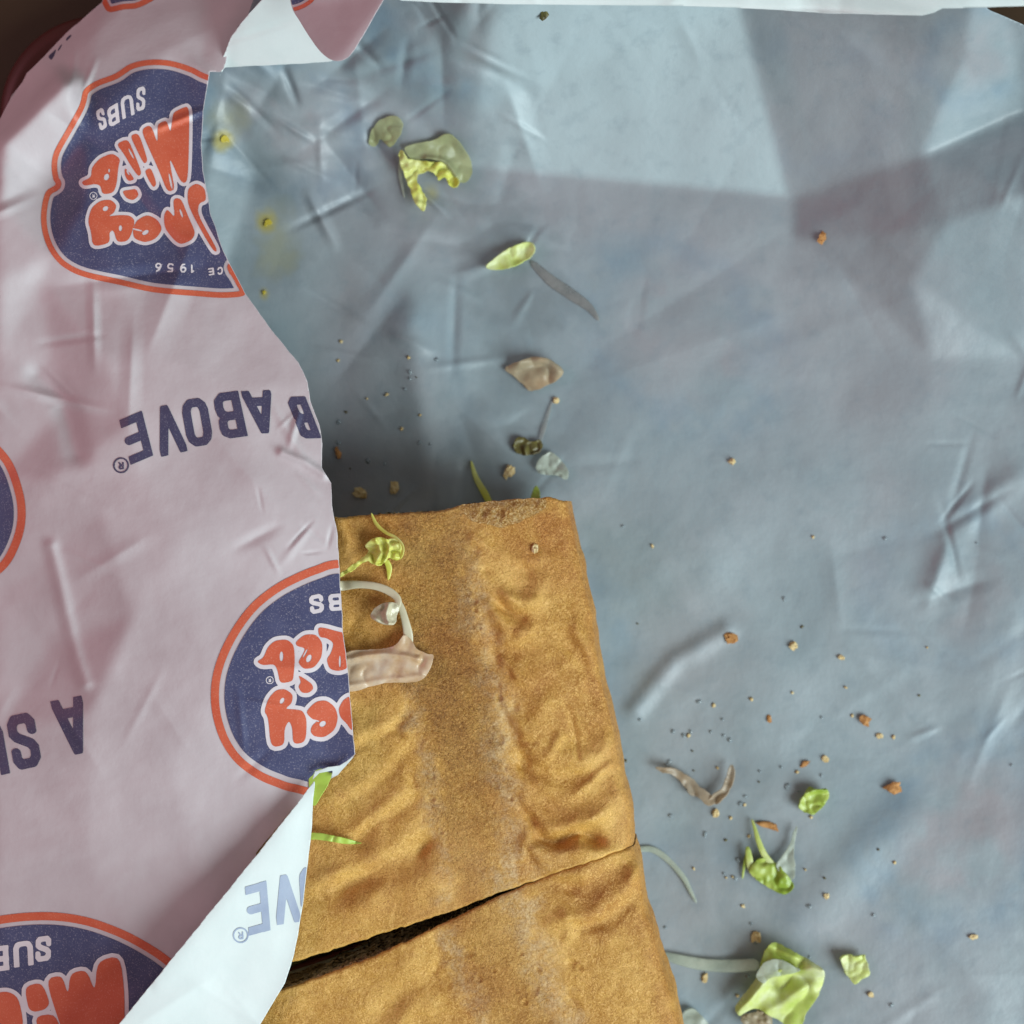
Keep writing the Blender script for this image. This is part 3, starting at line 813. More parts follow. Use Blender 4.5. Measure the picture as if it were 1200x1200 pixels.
# folded corner over the flap, lower left
CO = Surf(100, 860, 460, 1400, 2.0)
cp = [(376, 908, 62), (330, 965, 64.5), (250, 1062, 68), (180, 1150, 70), (130, 1212, 71), (20, 1350, 72), (366, 960, 60.0), (362, 1030, 58.5), (350, 1100, 58), (335, 1150, 58), (300, 1210, 58), (200, 1400, 57), (0, 1400, 56),
      (460, 860, 61), (460, 1400, 58), (100, 860, 58), (310, 1060, 62.5), (260, 1150, 63.0), (20, 1200, 70)]
CO.from_points([(x, y, z * 0.81) for x, y, z in cp], [], 5)
CO.Z += 0.0005 * fbm(CO.X, CO.Y, 120, 95, 3) + creases(CO.X, CO.Y, 8, 96, (150, 950, 380, 1200), 0.0007, 60)
OUT_CO = [(370, 913), (345, 946), (300, 1003), (250, 1064), (190, 1138), (138, 1202), (20, 1350), (-20, 1395), (220, 1395), (268, 1262), (305, 1200), (334, 1152), (345, 1118), (355, 1060), (361, 1010), (366, 965), (367, 935), (369, 918)]
Fc_ = polysdf(CO.X, CO.Y, OUT_CO) + 0.5 * fbm(CO.X, CO.Y, 18, 97, 3)
pts, faces = march(Fc_, CO.xs, CO.ys)
corner = make("folded_corner", P(pts[:, 0], pts[:, 1], CO.at(pts[:, 0], pts[:, 1])), faces, M_white, wrapper)
corner["label"] = "bright white corner of the wrapper folded over, pale blue letters showing"
solid(corner, 0.00012)
# little torn lip between flap and folded corner
TL = [(366, 914), (369, 904), (384, 899), (398, 897), (412, 888), (417, 884), (406, 897), (396, 908), (388, 912), (390, 903), (374, 906)]

def sheet(name, outline, zpts, mat, step=2.0, sm=3, label=None, crease=(6, 0.0006, 40, 1), rag=0.5, edges=()):
    xs = [p[0] for p in outline]; ys = [p[1] for p in outline]
    S = Surf(min(xs) - 8, min(ys) - 8, max(xs) + 8, max(ys) + 8, step)
    x0, y0, x1, y1 = S.xs[0], S.ys[0], S.xs[-1], S.ys[-1]
    zm = np.mean([p[2] for p in zpts])
    near = lambda x, y: min(zpts, key=lambda p: (p[0] - x) ** 2 + (p[1] - y) ** 2)[2]
    S.from_points(list(zpts) + [(x0 - 9, y0 - 9, near(x0, y0)), (x1 + 9, y0 - 9, near(x1, y0)), (x0 - 9, y1 + 9, near(x0, y1)), (x1 + 9, y1 + 9, near(x1, y1))], edges, sm)
    S.Z += creases(S.X, S.Y, crease[0], crease[3], (x0, y0, x1, y1), crease[1], crease[2])
    Fs = polysdf(S.X, S.Y, outline) + rag * fbm(S.X, S.Y, 14, crease[3] + 3, 3)
    pts, faces = march(Fs, S.xs, S.ys)
    o = make(name, P(pts[:, 0], pts[:, 1], S.at(pts[:, 0], pts[:, 1])), faces, mat, wrapper, attrs=inner_attrs(pts[:, 0], pts[:, 1]) if mat is M_inner else None)
    if label: o["label"] = label
    solid(o, 0.00012)
    return o, S
sheet("torn_lip", TL, [(366, 914, 49.4), (384, 900, 49.8), (417, 884, 49.6), (396, 908, 48.8)], M_white, 1.0, 2, "small torn white lip at the edge of the flap", rag=0.3)
# bright back fold and tongue at the top
sheet("back_fold", [(258, 88), (263, 79), (300, 77), (350, 75), (388, 72), (410, 60), (470, -90), (326, -90), (310, -4), (288, 20), (270, 44), (262, 66)],
      [(262, 80, 25), (330, 77, 26), (390, 71, 27), (255, -90, 52), (330, -90, 56), (460, -90, 62), (420, 0, 42), (300, 0, 40)], M_white, 2.0, 3, "pale inner fold of the wrapper at the top edge", (5, 0.0004, 60, 4))
ton, TS = sheet("printed_tongue", smooth_poly([(330, -90), (336, -40), (341, 5), (352, 26), (364, 45), (376, 61), (388, 70), (400, 71), (411, 64), (424, 44), (440, 16), (452, -6), (470, -50), (480, -90)], 4),
               [(341, 5, 48), (395, 71, 58), (452, -6, 66), (400, 0, 57), (330, -90, 62), (480, -90, 78)], M_outer, 1.5, 3, "greyish printed tongue of the wrapper hanging in from the top", (4, 0.0004, 40, 5), 0.2)
sheet("top_hem", [(440, -90), (452, -8), (470, 1), (520, 3), (600, 5), (700, 6), (800, 7), (860, 9), (920, 12), (965, 15), (1030, 17), (1080, 18.5), (1094, 15), (1104, 10), (1150, 9), (1200, 7), (1330, 2), (1330, -90)],
      [(452, -2, 62), (700, 6, 60), (960, 15, 62), (1090, 17, 72), (1200, 7, 76), (1330, 2, 82), (440, -90, 80), (900, -90, 84), (1330, -90, 110)], M_white, 2.5, 2, "thin white hem of the wrapper along the top edge", (10, 0.0006, 60, 6), 0.3)

# ---------------------------------------------------------------- print on the paper
def glyph(ch):
    G = {
     'E': [[(.16, -.3), (.16, 1.3)], [(.1, .09), (1.3, .09)], [(.1, .5), (.82, .5)], [(.1, .91), (1.3, .91)]],
     'V': [[(.04, 1.15), (.5, .06)], [(.96, 1.15), (.5, .06)]],
     'A': [[(.04, -.15), (.5, .94)], [(.96, -.15), (.5, .94)], [(.28, .26), (.72, .26)]],
     'O': [[(.17, .27), (.17, .73), (.22, .84), (.35, .91), (.65, .91), (.78, .84), (.83, .73), (.83, .27), (.78, .16), (.65, .09), (.35, .09), (.22, .16), (.17, .27)]],
     'B': [[(.16, -.3), (.16, 1.3)], [(.1, .91), (.62, .91), (.78, .86), (.82, .76), (.8, .62), (.66, .52), (.1, .52)], [(.62, .52), (.8, .45), (.84, .32), (.82, .18), (.66, .09), (.1, .09)]],
     'S': [[(.85, .68), (.84, .80), (.72, .90), (.30, .90), (.16, .80), (.15, .66), (.27, .56), (.72, .42), (.85, .33), (.85, .2), (.72, .10), (.30, .10), (.16, .2), (.15, .32)]],
     'U': [[(.17, 1.3), (.17, .27), (.24, .14), (.38, .09), (.62, .09), (.76, .14), (.83, .27), (.83, 1.3)]],
     'C': [[(.86, .72), (.7, .9), (.35, .9), (.15, .7), (.15, .3), (.35, .1), (.7, .1), (.86, .28)]],
     '1': [[(.2, .75), (.5, .95), (.5, -.3)]],
     '9': [[(.85, .65), (.7, .9), (.35, .9), (.17, .7), (.2, .5), (.4, .4), (.7, .45), (.85, .65), (.8, .35), (.6, .1), (.3, .06)]],
     '5': [[(.85, .92), (.25, .92), (.22, .55), (.5, .6), (.78, .5), (.85, .3), (.7, .1), (.35, .07), (.15, .2)]],
     '6': [[(.75, .92), (.4, .75), (.18, .4), (.2, .2), (.4, .08), (.65, .08), (.84, .25), (.8, .45), (.6, .56), (.3, .5), (.18, .35)]],
     'R': [[(.2, -.2), (.2, 1.2)], [(.2, .92), (.7, .9), (.82, .72), (.7, .52), (.2, .5)], [(.5, .5), (.9, -.1)]],
    }
    return G[ch]
def letter(X, Y, ch, o, ux, uy, w):
    """signed distance of a letter; o = baseline-left corner, ux along the width, uy up the height, w = stroke"""
    d = np.full(X.shape, 1e9)
    for line in glyph(ch):
        d = np.minimum(d, segdist(X, Y, [(o[0] + a * ux[0] + b * uy[0], o[1] + a * ux[1] + b * uy[1]) for a, b in line]))
    d = d - w / 2
    det = ux[0] * uy[1] - ux[1] * uy[0]
    u = ((X - o[0]) * uy[1] - (Y - o[1]) * uy[0]) / det
    v = (-(X - o[0]) * ux[1] + (Y - o[1]) * ux[0]) / det
    lu = math.hypot(*ux); lv = math.hypot(*uy)
    box = np.maximum(np.maximum(-u, u - 1) * lu, np.maximum(-v, v - 1) * lv)
    return np.maximum(d, box)
def registered(X, Y, c, r, w, rot=1):
    d = np.abs(np.hypot(X - c[0], Y - c[1]) - r) - w / 2
    s = r * 0.95
    l = letter(X, Y, 'R', (c[0] + s * .45, c[1] - s * .55), (-s * .9, s * .1), (s * .05, s * 1.1), w)
    return np.minimum(d, l)

class Print:
    """flat printing laid on a paper surface: several inks in one mesh"""
    def __init__(s, box, step=1.0):
        s.xs = np.arange(box[0], box[2] + 1e-6, step); s.ys = np.arange(box[1], box[3] + 1e-6, step)
        s.X, s.Y = np.meshgrid(s.xs, s.ys)
        s.V = []; s.F = []; s.M = []; s.mats = []; s.nv = 0
    def add(s, Fd, mat, off, surf, clip):
        Fd = np.maximum(Fd, clip)
        pts, faces = march(Fd, s.xs, s.ys)
        if not faces: return
        if mat not in s.mats: s.mats.append(mat)
        mi = s.mats.index(mat)
        s.V.append(P(pts[:, 0], pts[:, 1], surf.at(pts[:, 0], pts[:, 1]) + off))
        s.F += [[i + s.nv for i in f] for f in faces]; s.M += [mi] * len(faces); s.nv += len(pts)
    def build(s, name, parent, label=None):
        o = make(name, np.concatenate(s.V), s.F, s.mats, parent, mat_idx=s.M)
        if label: o["label"] = label
        return o
L1, L2, L3 = 0.00012, 0.00020, 0.00028
def clip_of(pr, outline, seed_f=None):
    return polysdf(pr.X, pr.Y, outline) + 0.7 * fbm(pr.X, pr.Y, 16, 91, 3) + 0.6
def chaikin(p):
    for r in (0.2, 0.25):
        q = []
        for a, b in zip(p, p[1:] + p[:1]):
            q += [(a[0] + r * (b[0] - a[0]), a[1] + r * (b[1] - a[1])), (b[0] + r * (a[0] - b[0]), b[1] + r * (a[1] - b[1]))]
        p = q
    return p
def union(X, Y, polys, tr, sm=3):
    d = np.full(X.shape, 1e9)
    for p in polys:
        d = np.minimum(d, polysdf(X, Y, chaikin([tr(*q) for q in p])))
    return d
def holes(X, Y, d, hs, tr):
    for (x, y, a, b, ang) in hs:
        c = tr(x, y); k = math.hypot(tr(1, 0)[0] - tr(0, 0)[0], tr(1, 0)[1] - tr(0, 0)[1])
        r = ell(X, Y, c[0], c[1], a * k, b * k, ang)
        d = np.maximum(d, (1 - r) * min(a, b) * k)
    return d
def text(pr, items, tr, w, k):
    """items: letter, corner, ux, uy in crop units"""
    d = np.full(pr.X.shape, 1e9)
    for ch, o, ux, uy in items:
        d = np.minimum(d, letter(pr.X, pr.Y, ch, tr(*o), (ux[0] / k, ux[1] / k), (uy[0] / k, uy[1] / k), w))
    return d

# logo 1: upper, crumpled
tr1 = lambda x, y: (40 + x / 4.0, 60 + y / 4.0)
pr = Print((30, 50, 310, 360)); cl = clip_of(pr, OUT_FL)
out1 = [(820, 112), (740, 75), (640, 45), (540, 40), (450, 60), (380, 105), (290, 140), (235, 180), (220, 230), (205, 270), (150, 370), (95, 470), (82, 540), (90, 600), (100, 626), (55, 660), (35, 740), (35, 820), (55, 900), (95, 970), (150, 1020), (240, 1060), (400, 1095), (560, 1130), (760, 1148), (900, 1156), (992, 1138), (960, 1060), (940, 1000), (1100, 960), (1150, 500), (1000, 150)]
d = polysdf(pr.X, pr.Y, [tr1(*p) for p in smooth_poly(out1, 4)])
pr.add(np.maximum(d, -6.5 - d), M_orange, L1, FL, cl)
pr.add(d + 11.0, M_blue, L1, FL, cl)
let = union(pr.X, pr.Y, [
    [(728, 256), (690, 268), (652, 288), (646, 330), (640, 385), (622, 325), (598, 332), (578, 345), (580, 440), (548, 342), (500, 368), (545, 470), (590, 570), (625, 660), (660, 650), (645, 570), (632, 490), (690, 620), (720, 612), (726, 450)],
    [(450, 395), (490, 383), (520, 470), (532, 515), (515, 530), (480, 460)], [(518, 560), (548, 545), (575, 620), (560, 642), (535, 600)],
    [(385, 435), (440, 410), (470, 480), (505, 570), (490, 590), (455, 540), (420, 480)],
    [(368, 478), (310, 500), (270, 545), (268, 592), (220, 612), (235, 632), (285, 622), (312, 630), (320, 672), (372, 664), (388, 620), (395, 540), (405, 505)],
    [(425, 545), (450, 570), (472, 602), (440, 610), (425, 580)],
    [(412, 655), (432, 690), (465, 700), (492, 676), (478, 645), (450, 650)],
    [(720, 645), (760, 618), (800, 640), (808, 700), (772, 712), (766, 765), (862, 935), (845, 942), (800, 870), (745, 770), (720, 710)],
    [(650, 690), (690, 690), (720, 770), (757, 850), (740, 885), (690, 906), (660, 890), (612, 830), (608, 770), (625, 738), (662, 785)],
    [(478, 795), (530, 765), (580, 790), (602, 835), (570, 880), (520, 897), (470, 880), (462, 845)],
    [(252, 798), (268, 735), (310, 700), (360, 695), (388, 722), (375, 758), (345, 775), (400, 768), (450, 770), (475, 795), (445, 890), (388, 896), (375, 842), (352, 846), (356, 900), (275, 917), (268, 850)]], tr1)
letw = let - 4.0
let = holes(pr.X, pr.Y, let, [(340, 590, 12, 16, 20), (522, 850, 17, 10, -30), (486, 838, 24, 4, 14), (335, 738, 14, 11, -30), (366, 884, 11, 44, 0), (352, 560, 4, 10, 0), (640, 610, 5, 40, -12), (405, 830, 8, 14, 0), (440, 570, 4, 14, -30), (690, 760, 5, 22, -20), (735, 790, 4, 20, -25), (455, 480, 4, 30, -28)], tr1)
sub = text(pr, [('S', (522, 158), (-42, 14), (-2, 116)), ('U', (462, 195), (-62, 26), (12, 100)), ('B', (392, 240), (-52, 30), (10, 92)), ('S', (322, 258), (-34, 24), (22, 96))], tr1, 4.2, 4.0)
yr = text(pr, [('1', (752, 1000), (-26, 0), (0, 40)), ('9', (716, 996), (-34, 0), (0, 42)), ('5', (656, 994), (-34, 0), (0, 42)), ('6', (600, 992), (-34, 0), (0, 42)), ('E', (842, 1014), (-28, 4), (4, 34)), ('C', (884, 1008), (-26, 6), (2, 36))], tr1, 1.9, 4.0)
reg = registered(pr.X, pr.Y, tr1(278, 678), 4.2, 1.0)
wl = np.minimum(np.minimum(letw, sub), np.minimum(yr, reg))
pr.add(wl, M_white_ink, L2, FL, np.maximum(cl, d + 10.5))
pr.add(let, M_orange, L3, FL, np.maximum(cl, d + 10.5))
pr.build("printed_logo", flap, "crumpled blue and orange logo at the upper edge of the flap")

# logo 2: middle, cut by the flap's edge
tr2 = lambda x, y: (240 + x / 4.137, 640 + y / 4.137)
pr = Print((236, 640, 424, 940)); cl = clip_of(pr, OUT_FL)
out2 = [(655, 66), (540, 95), (430, 140), (330, 195), (230, 275), (150, 375), (85, 490), (45, 600), (30, 700), (35, 800), (60, 900), (100, 985), (160, 1060), (250, 1125), (340, 1165), (440, 1195), (700, 1230), (1100, 1000), (1200, 500), (1000, 60)]
d = polysdf(pr.X, pr.Y, [tr2(*p) for p in smooth_poly(out2, 5)])
pr.add(np.maximum(d, -9.5 - d), M_orange, L1, FL, cl)
pr.add(d + 16.0, M_blue, L1, FL, cl)
let = union(pr.X, pr.Y, [
    [(252, 560), (285, 542), (305, 490), (340, 458), (400, 452), (432, 480), (437, 550), (430, 640), (420, 657), (365, 666), (355, 610), (340, 572), (278, 578)],
    [(440, 465), (485, 428), (540, 428), (572, 470), (567, 540), (530, 590), (480, 597), (452, 565), (470, 535), (490, 495), (445, 485)],
    [(548, 393), (590, 398), (640, 413), (700, 425), (700, 590), (650, 607), (605, 597), (590, 550), (612, 520), (627, 470), (590, 445), (555, 442)],
    [(453, 626), (480, 640), (520, 668), (527, 692), (505, 712), (470, 712), (453, 682), (468, 660)],
    [(288, 803), (308, 740), (345, 698), (390, 692), (428, 720), (422, 762), (388, 790), (440, 792), (475, 798), (495, 840), (490, 950), (428, 962), (425, 880), (408, 845), (386, 885), (386, 966), (320, 976), (308, 830)],
    [(488, 805), (540, 752), (590, 747), (632, 780), (647, 830), (632, 890), (580, 928), (530, 923), (512, 900), (520, 870), (545, 850), (520, 838)],
    [(648, 790), (670, 748), (700, 728), (770, 718), (770, 905), (715, 900), (690, 862), (658, 832)]], tr2)
letw = let - 5.0
let = holes(pr.X, pr.Y, let, [(372, 535, 9, 24, 0), (505, 545, 12, 20, 25), (375, 750, 10, 16, 30), (407, 930, 13, 66, 0), (572, 862, 17, 13, -35), (452, 520, 4, 18, 20), (536, 846, 24, 4, 12), (487, 520, 4, 26, 28), (655, 560, 5, 30, 0)], tr2)
sub = text(pr, [('B', (670, 228), (-75, 6), (6, 82)), ('S', (572, 228), (-68, 14), (8, 90))], tr2, 5.0, 4.137)
reg = registered(pr.X, pr.Y, tr2(315, 650), 4.2, 1.0)
wl = np.minimum(np.minimum(letw, sub), reg)
pr.add(wl, M_white_ink, L2, FL, cl)
pr.add(let, M_orange, L3, FL, cl)
pr.build("printed_logo", flap, "blue and orange logo cut by the flap's edge beside the sub")

# logo 3: bottom left
tr3 = lambda x, y: (x / 2.857, 780 + y / 2.857)
pr = Print((-60, 1055, 230, 1270)); cl = clip_of(pr, OUT_FL)
out3 = [(-150, 890), (-60, 852), (0, 838), (100, 827), (200, 828), (300, 845), (400, 880), (480, 920), (555, 968), (610, 1020), (680, 1120), (700, 1250), (600, 1500), (0, 1600), (-300, 1400), (-260, 1000)]
d = polysdf(pr.X, pr.Y, [tr3(*p) for p in smooth_poly(out3, 5)])
pr.add(np.maximum(d, -9.5 - d), M_orange, L1, FL, cl)
pr.add(d + 14.5, M_blue, L1, FL, cl)
let = union(pr.X, pr.Y, [
    [(402, 970), (325, 990), (318, 1095), (290, 1018), (235, 1030), (228, 1105), (208, 1036), (152, 1050), (200, 1200), (250, 1330), (300, 1330), (290, 1200), (350, 1330), (415, 1330), (418, 1100)],
    [(82, 1075), (140, 1060), (168, 1130), (150, 1152), (115, 1160), (95, 1150)], [(112, 1175), (188, 1165), (215, 1270), (150, 1275)],
    [(-60, 1110), (20, 1088), (62, 1110), (80, 1200), (60, 1300), (-30, 1300), (0, 1180)]], tr3, 2)
pr.add(np.minimum(let - 5.0, text(pr, [('S', (172, 902), (-52, 8), (-2, 84)), ('U', (112, 918), (-72, 10), (4, 84)), ('B', (28, 935), (-64, 8), (4, 84))], tr3, 6.6, 2.857)), M_white_ink, L2, FL, cl)
pr.add(let, M_orange, L3, FL, cl)
pr.build("printed_logo", flap, "blue and orange logo running under the folded corner at the bottom left")

# logo 4: left edge; logo 5: top
pr = Print((-160, 510, 40, 690)); cl = clip_of(pr, OUT_FL)
trc = lambda x, y: (x / 2.857, 400 + y / 2.857)
d = polysdf(pr.X, pr.Y, smooth_poly([trc(*p) for p in [(-60, 300), (0, 352), (45, 412), (76, 500), (86, 575), (76, 650), (42, 730), (0, 778), (-80, 830), (-250, 860), (-400, 700), (-420, 450), (-250, 290)]], 5))
pr.add(np.maximum(d, -9.5 - d), M_orange, L1, FL, cl)
pr.add(d + 14.0, M_blue, L1, FL, cl)
pr.build("printed_logo", flap, "blue and orange logo sliced by the left edge of the photo")
pr = Print((112, -70, 240, 20)); cl = clip_of(pr, OUT_FL)
d = polysdf(pr.X, pr.Y, smooth_poly([(116, -10), (121, 6), (128, 14), (145, 11), (165, 8), (190, -10), (200, -50), (150, -62), (120, -40)], 4))
pr.add(np.maximum(d, -6.5 - d), M_orange, L1, FL, cl)
pr.add(d + 9.5, M_blue, L1, FL, cl)
pr.build("printed_logo", flap, "sliver of a logo at the top of the flap")
pr = Print((320, -60, 420, 30)); cl = polysdf(pr.X, pr.Y, smooth_poly([(330, -90), (336, -40), (341, 5), (352, 26), (364, 45), (376, 61), (388, 70), (400, 71), (411, 64), (424, 44), (440, 16), (452, -6), (470, -50), (480, -90)], 4)) + 1
d = polysdf(pr.X, pr.Y, smooth_poly([(325, 14), (345, 13), (360, 7), (370, -3), (380, -30), (370, -55), (325, -55)], 4))
pr.add(np.maximum(d, -4.5 - d), M_orange, L1, TS, cl)
pr.add(d + 7.5, M_blue, L1, TS, cl)
pr.build("printed_logo", ton, "corner of a logo on the tongue at the top")

# lettering
pr = Print((125, 440, 390, 570)); cl = clip_of(pr, OUT_FL)
d = text(pr, [('E', (475, 232), (-76, 32), (38, 150)), ('V', (592, 205), (-88, 20), (36, 162)), ('O', (690, 185), (-88, 14), (28, 158)), ('B', (797, 165), (-88, 12), (33, 152)), ('A', (905, 163), (-98, 4), (33, 143)), ('B', (1022, 184), (-66, 2), (55, 140))], trc, 10.0, 2.857)
pr.add(np.minimum(d, registered(pr.X, pr.Y, trc(405, 415), 8.4, 1.9)), M_text, L1, FL, cl)
pr.build("printed_lettering", flap, "slate blue words B ABOVE printed upside down across the flap")
pr = Print((-80, 800, 120, 920)); cl = clip_of(pr, OUT_FL)
d = text(pr, [('A', (272, 100), (-104, 20), (44, 186)), ('S', (110, 150), (-92, 20), (32, 186)), ('U', (2, 180), (-86, 20), (32, 180)), ('B', (-105, 205), (-86, 20), (32, 180))], tr3, 11.5, 2.857)
pr.add(d, M_text, L1, FL, cl)
pr.build("printed_lettering", flap, "slate blue words A SU at the left edge of the flap")
pr = Print((260, 990, 390, 1120)); cl = polysdf(pr.X, pr.Y, OUT_CO) + 0.5 * fbm(pr.X, pr.Y, 18, 97, 3) + 0.6
d = text(pr, [('E', (892, 720), (-72, 20), (14, 166)), ('V', (990, 695), (-80, 12), (18, 162)), ('O', (1072, 665), (-72, 15), (10, 162))], tr3, 9.5, 2.857)
pr.add(np.minimum(d, registered(pr.X, pr.Y, tr3(806, 903), 8.4, 1.7)), M_pale_text, L1, CO, cl)
pr.build("printed_lettering", corner, "pale blue letters OVE on the folded corner")
pr = Print((40, 30, 100, 90), 0.7); cl = clip_of(pr, OUT_FL)
d = union(pr.X, pr.Y, [[(56, 66), (62, 61), (66, 57), (64, 64), (60, 71)], [(67, 60), (70, 54), (73, 51), (71, 56), (68, 60)], [(77, 47), (79, 43), (84, 40), (83, 43), (78, 48)]], lambda x, y: (x, y), 3)
pr.add(d, M_text, L1, FL, cl)
pr.build("printed_lettering", flap, "tips of dark letters on the rolled upper edge of the flap")

# ---------------------------------------------------------------- food scraps
class Ground:
    """height of whatever lies below a scrap"""
    def __init__(s, S): s.S = S
def leaf(name, outline, mat, label, cat, S, lift=0.4, wave=1.2, wl=16, seed=1, th=0.35, tilt=(0, 0), folds=(), rag=0.8, step=1.0, group=None, smooth_n=4, parent=None, edge_up=0.0, holes_=()):
    ol = smooth_poly(outline, smooth_n)
    xs = np.arange(min(p[0] for p in ol) - 4, max(p[0] for p in ol) + 4, step)
    ys = np.arange(min(p[1] for p in ol) - 4, max(p[1] for p in ol) + 4, step)
    X, Y = np.meshgrid(xs, ys)
    Fd = polysdf(X, Y, ol) + rag * fbm(X, Y, 7, seed + 5, 3)
    for h in holes_:
        Fd = np.maximum(Fd, -polysdf(X, Y, smooth_poly(h, 4)))
    pts, faces = march(Fd, xs, ys)
    x, y = pts[:, 0], pts[:, 1]
    cx, cy = x.mean(), y.mean()
    z = np.abs(wave * fbm(x, y, wl * 1.3, seed, 2, 0.3)) + lift + tilt[0] * (x - cx) + tilt[1] * (y - cy)
    ds = polysdf(x, y, ol)
    z = z + edge_up * np.clip(1 + ds / 8, 0, 1) ** 2
    for pl, w, a in folds:
        z = z + a * np.exp(-(segdist(x, y, smooth_poly(pl, 5, False)) / w) ** 2)
    z = np.maximum(z, 0.15)
    gz = S.at(x, y) + th / 1000 + 0.0002
    zz = gz + z / 1000
    loc = tuple(P1(cx, cy, float(S.at(cx, cy))))
    if parent is None:
        o = make(name, P(x, y, zz), faces, mat, None, loc)
        tag(o, label, cat, group)
    else:
        o = make(name, P(x, y, zz), faces, mat, parent)
    solid(o, th / 1000)
    return o

def strip(name, line, widths, lifts, mat, label, cat, S, th=0.5, group=None, parent=None, twist=None, seg=8, cupped=0.0):
    """a shred: flat oval cross-section along a curved line; widths in photo px, lifts mm"""
    th = th * 0.6
    data = [(p[0], p[1], w, l, (twist[i] if twist else 0.0)) for i, (p, w, l) in enumerate(zip(line, widths, lifts))]
    sm = smooth_poly(data, seg, False)
    cen = [P1(a[0], a[1], float(S.at(a[0], a[1])) + th / 1000 * .5 + max(a[3], 0.1) / 1000) for a in sm]
    K = 12; V = []; Fq = []
    n = len(sm)
    for i in range(n):
        t = (cen[min(i + 1, n - 1)] - cen[max(i - 1, 0)]).normalized()
        side = t.cross(Vector((0, 0, 1)))
        side = side.normalized() if side.length > 1e-6 else Vector((1, 0, 0))
        side = Matrix.Rotation(math.radians(sm[i][4]), 3, t) @ side
        up = side.cross(t).normalized()
        w = max(sm[i][2], 0.4) * W / 1200 / 2 * 0.9
        endf = min(1, 0.35 + min(i, n - 1 - i) / 3)
        for k in range(K):
            a = 2 * math.pi * k / K
            V.append(cen[i] + side * (w * endf * math.cos(a)) + up * (th / 2000 * math.sin(a) * endf + cupped / 1000 * math.cos(a) ** 2))
    for i in range(n - 1):
        for k in range(K):
            k2 = (k + 1) % K
            Fq.append((i * K + k, i * K + k2, (i + 1) * K + k2, (i + 1) * K + k))
    Fq.append(tuple(range(K))[::-1]); Fq.append(tuple((n - 1) * K + k for k in range(K)))
    m = sm[n // 2]
    if parent is None:
        o = make(name, [tuple(v) for v in V], Fq, mat, None, tuple(P1(m[0], m[1], float(S.at(m[0], m[1])))))
        tag(o, label, cat, group)
    else:
        o = make(name, [tuple(v) for v in V], Fq, mat, parent)
    return o

def base_of(S, x, y): return tuple(P1(x, y, float(S.at(x, y))))

# limp lettuce at the top
t = thing("lettuce_leaf", "limp olive yellow lettuce leaf with bright frilled edge below the back fold", "lettuce", base_of(IN, 505, 200))
leaf("leaf_blade", [(474, 174), (490, 168), (508, 164), (524, 157), (536, 164), (545, 176), (552, 190), (553, 204), (545, 214), (536, 212), (526, 200), (516, 190), (500, 186), (484, 188)], M_olive, None, None, IN, 1.0, 1.6, 20, 3, 0.3, parent=t, folds=[([(500, 186), (520, 189), (535, 206)], 4, 1.6)])
leaf("frilled_edge", [(470, 176), (478, 186), (490, 188), (504, 190), (518, 190), (528, 200), (538, 214), (530, 220), (522, 208), (514, 212), (508, 202), (494, 202), (488, 210), (494, 222), (500, 238), (497, 246), (486, 238), (480, 220), (474, 204), (468, 188)], M_lett_y, None, None, IN, 1.8, 2.4, 9, 4, 0.35, parent=t, rag=1.6)
strip("pale_rib", [(468, 190), (469, 206), (472, 222), (474, 232)], [3, 4, 3, 2], [.8, .8, .6, .3], M_pale, None, None, IN, 0.5, parent=t)
leaf("lettuce_leaf", [(432, 168), (436, 152), (446, 140), (458, 136), (470, 140), (472, 152), (466, 164), (456, 172), (446, 164), (440, 172)], M_olive, "pale see-through lettuce scrap left of the limp olive leaf", "lettuce", IN, 0.4, 1.4, 14, 8, 0.25, rag=1.4)
leaf("lettuce_shred", [(570, 313), (578, 304), (592, 294), (606, 287), (620, 284), (627, 290), (623, 300), (610, 308), (596, 314), (582, 316)], M_lett_yg, "pale yellow green lettuce sliver touching the faint grey strip", "lettuce", IN, 0.7, 1.2, 14, 9, 0.35, edge_up=0.8)
strip("onion_strip", [(622, 306), (645, 328), (668, 344), (690, 360), (702, 376)], [8, 14, 15, 11, 4], [.0, .05, .05, .05, .0], M_meat, "faint grey translucent strip lying flat below the pale lettuce sliver", "onion", IN, 0.6)
leaf("onion_piece", [(592, 432), (606, 424), (628, 418), (646, 422), (660, 434), (655, 444), (640, 452), (624, 458), (612, 450), (602, 440)], M_beige, "rounded beige onion piece on the greasy inner paper", "onion", IN, 0.5, 1.6, 18, 11, 0.5, folds=[([(610, 424), (636, 422), (656, 434)], 6, 1.6)])
leaf("herb_scrap", [(603, 516), (612, 512), (622, 518), (632, 516), (636, 524), (626, 532), (614, 534), (604, 528)], M_dark, "dark olive herb scrap above the end of the sub", "herb scrap", IN, 0.6, 1.8, 7, 13, 0.5, rag=1.5)
leaf("onion_piece", [(628, 548), (634, 536), (646, 530), (658, 540), (666, 552), (664, 562), (650, 556), (636, 556)], M_pale, "pale translucent onion piece touching the dark olive scrap", "onion", IN, 0.5, 1.4, 12, 14, 0.35)
strip("onion_strand", [(648, 468), (642, 486), (636, 506), (632, 520)], [2, 5, 6, 4], [.2, .3, .4, .4], M_meat, "thin grey strand leading up from the dark olive scrap", "onion", IN, 0.4)
strip("lettuce_shred", [(552, 540), (558, 560), (568, 578), (576, 594)], [3, 7, 9, 8], [.3, .8, .8, .6], M_lett_y, "dull yellow lettuce shred slipping under the torn end of the sub", "lettuce", IN, 0.6)
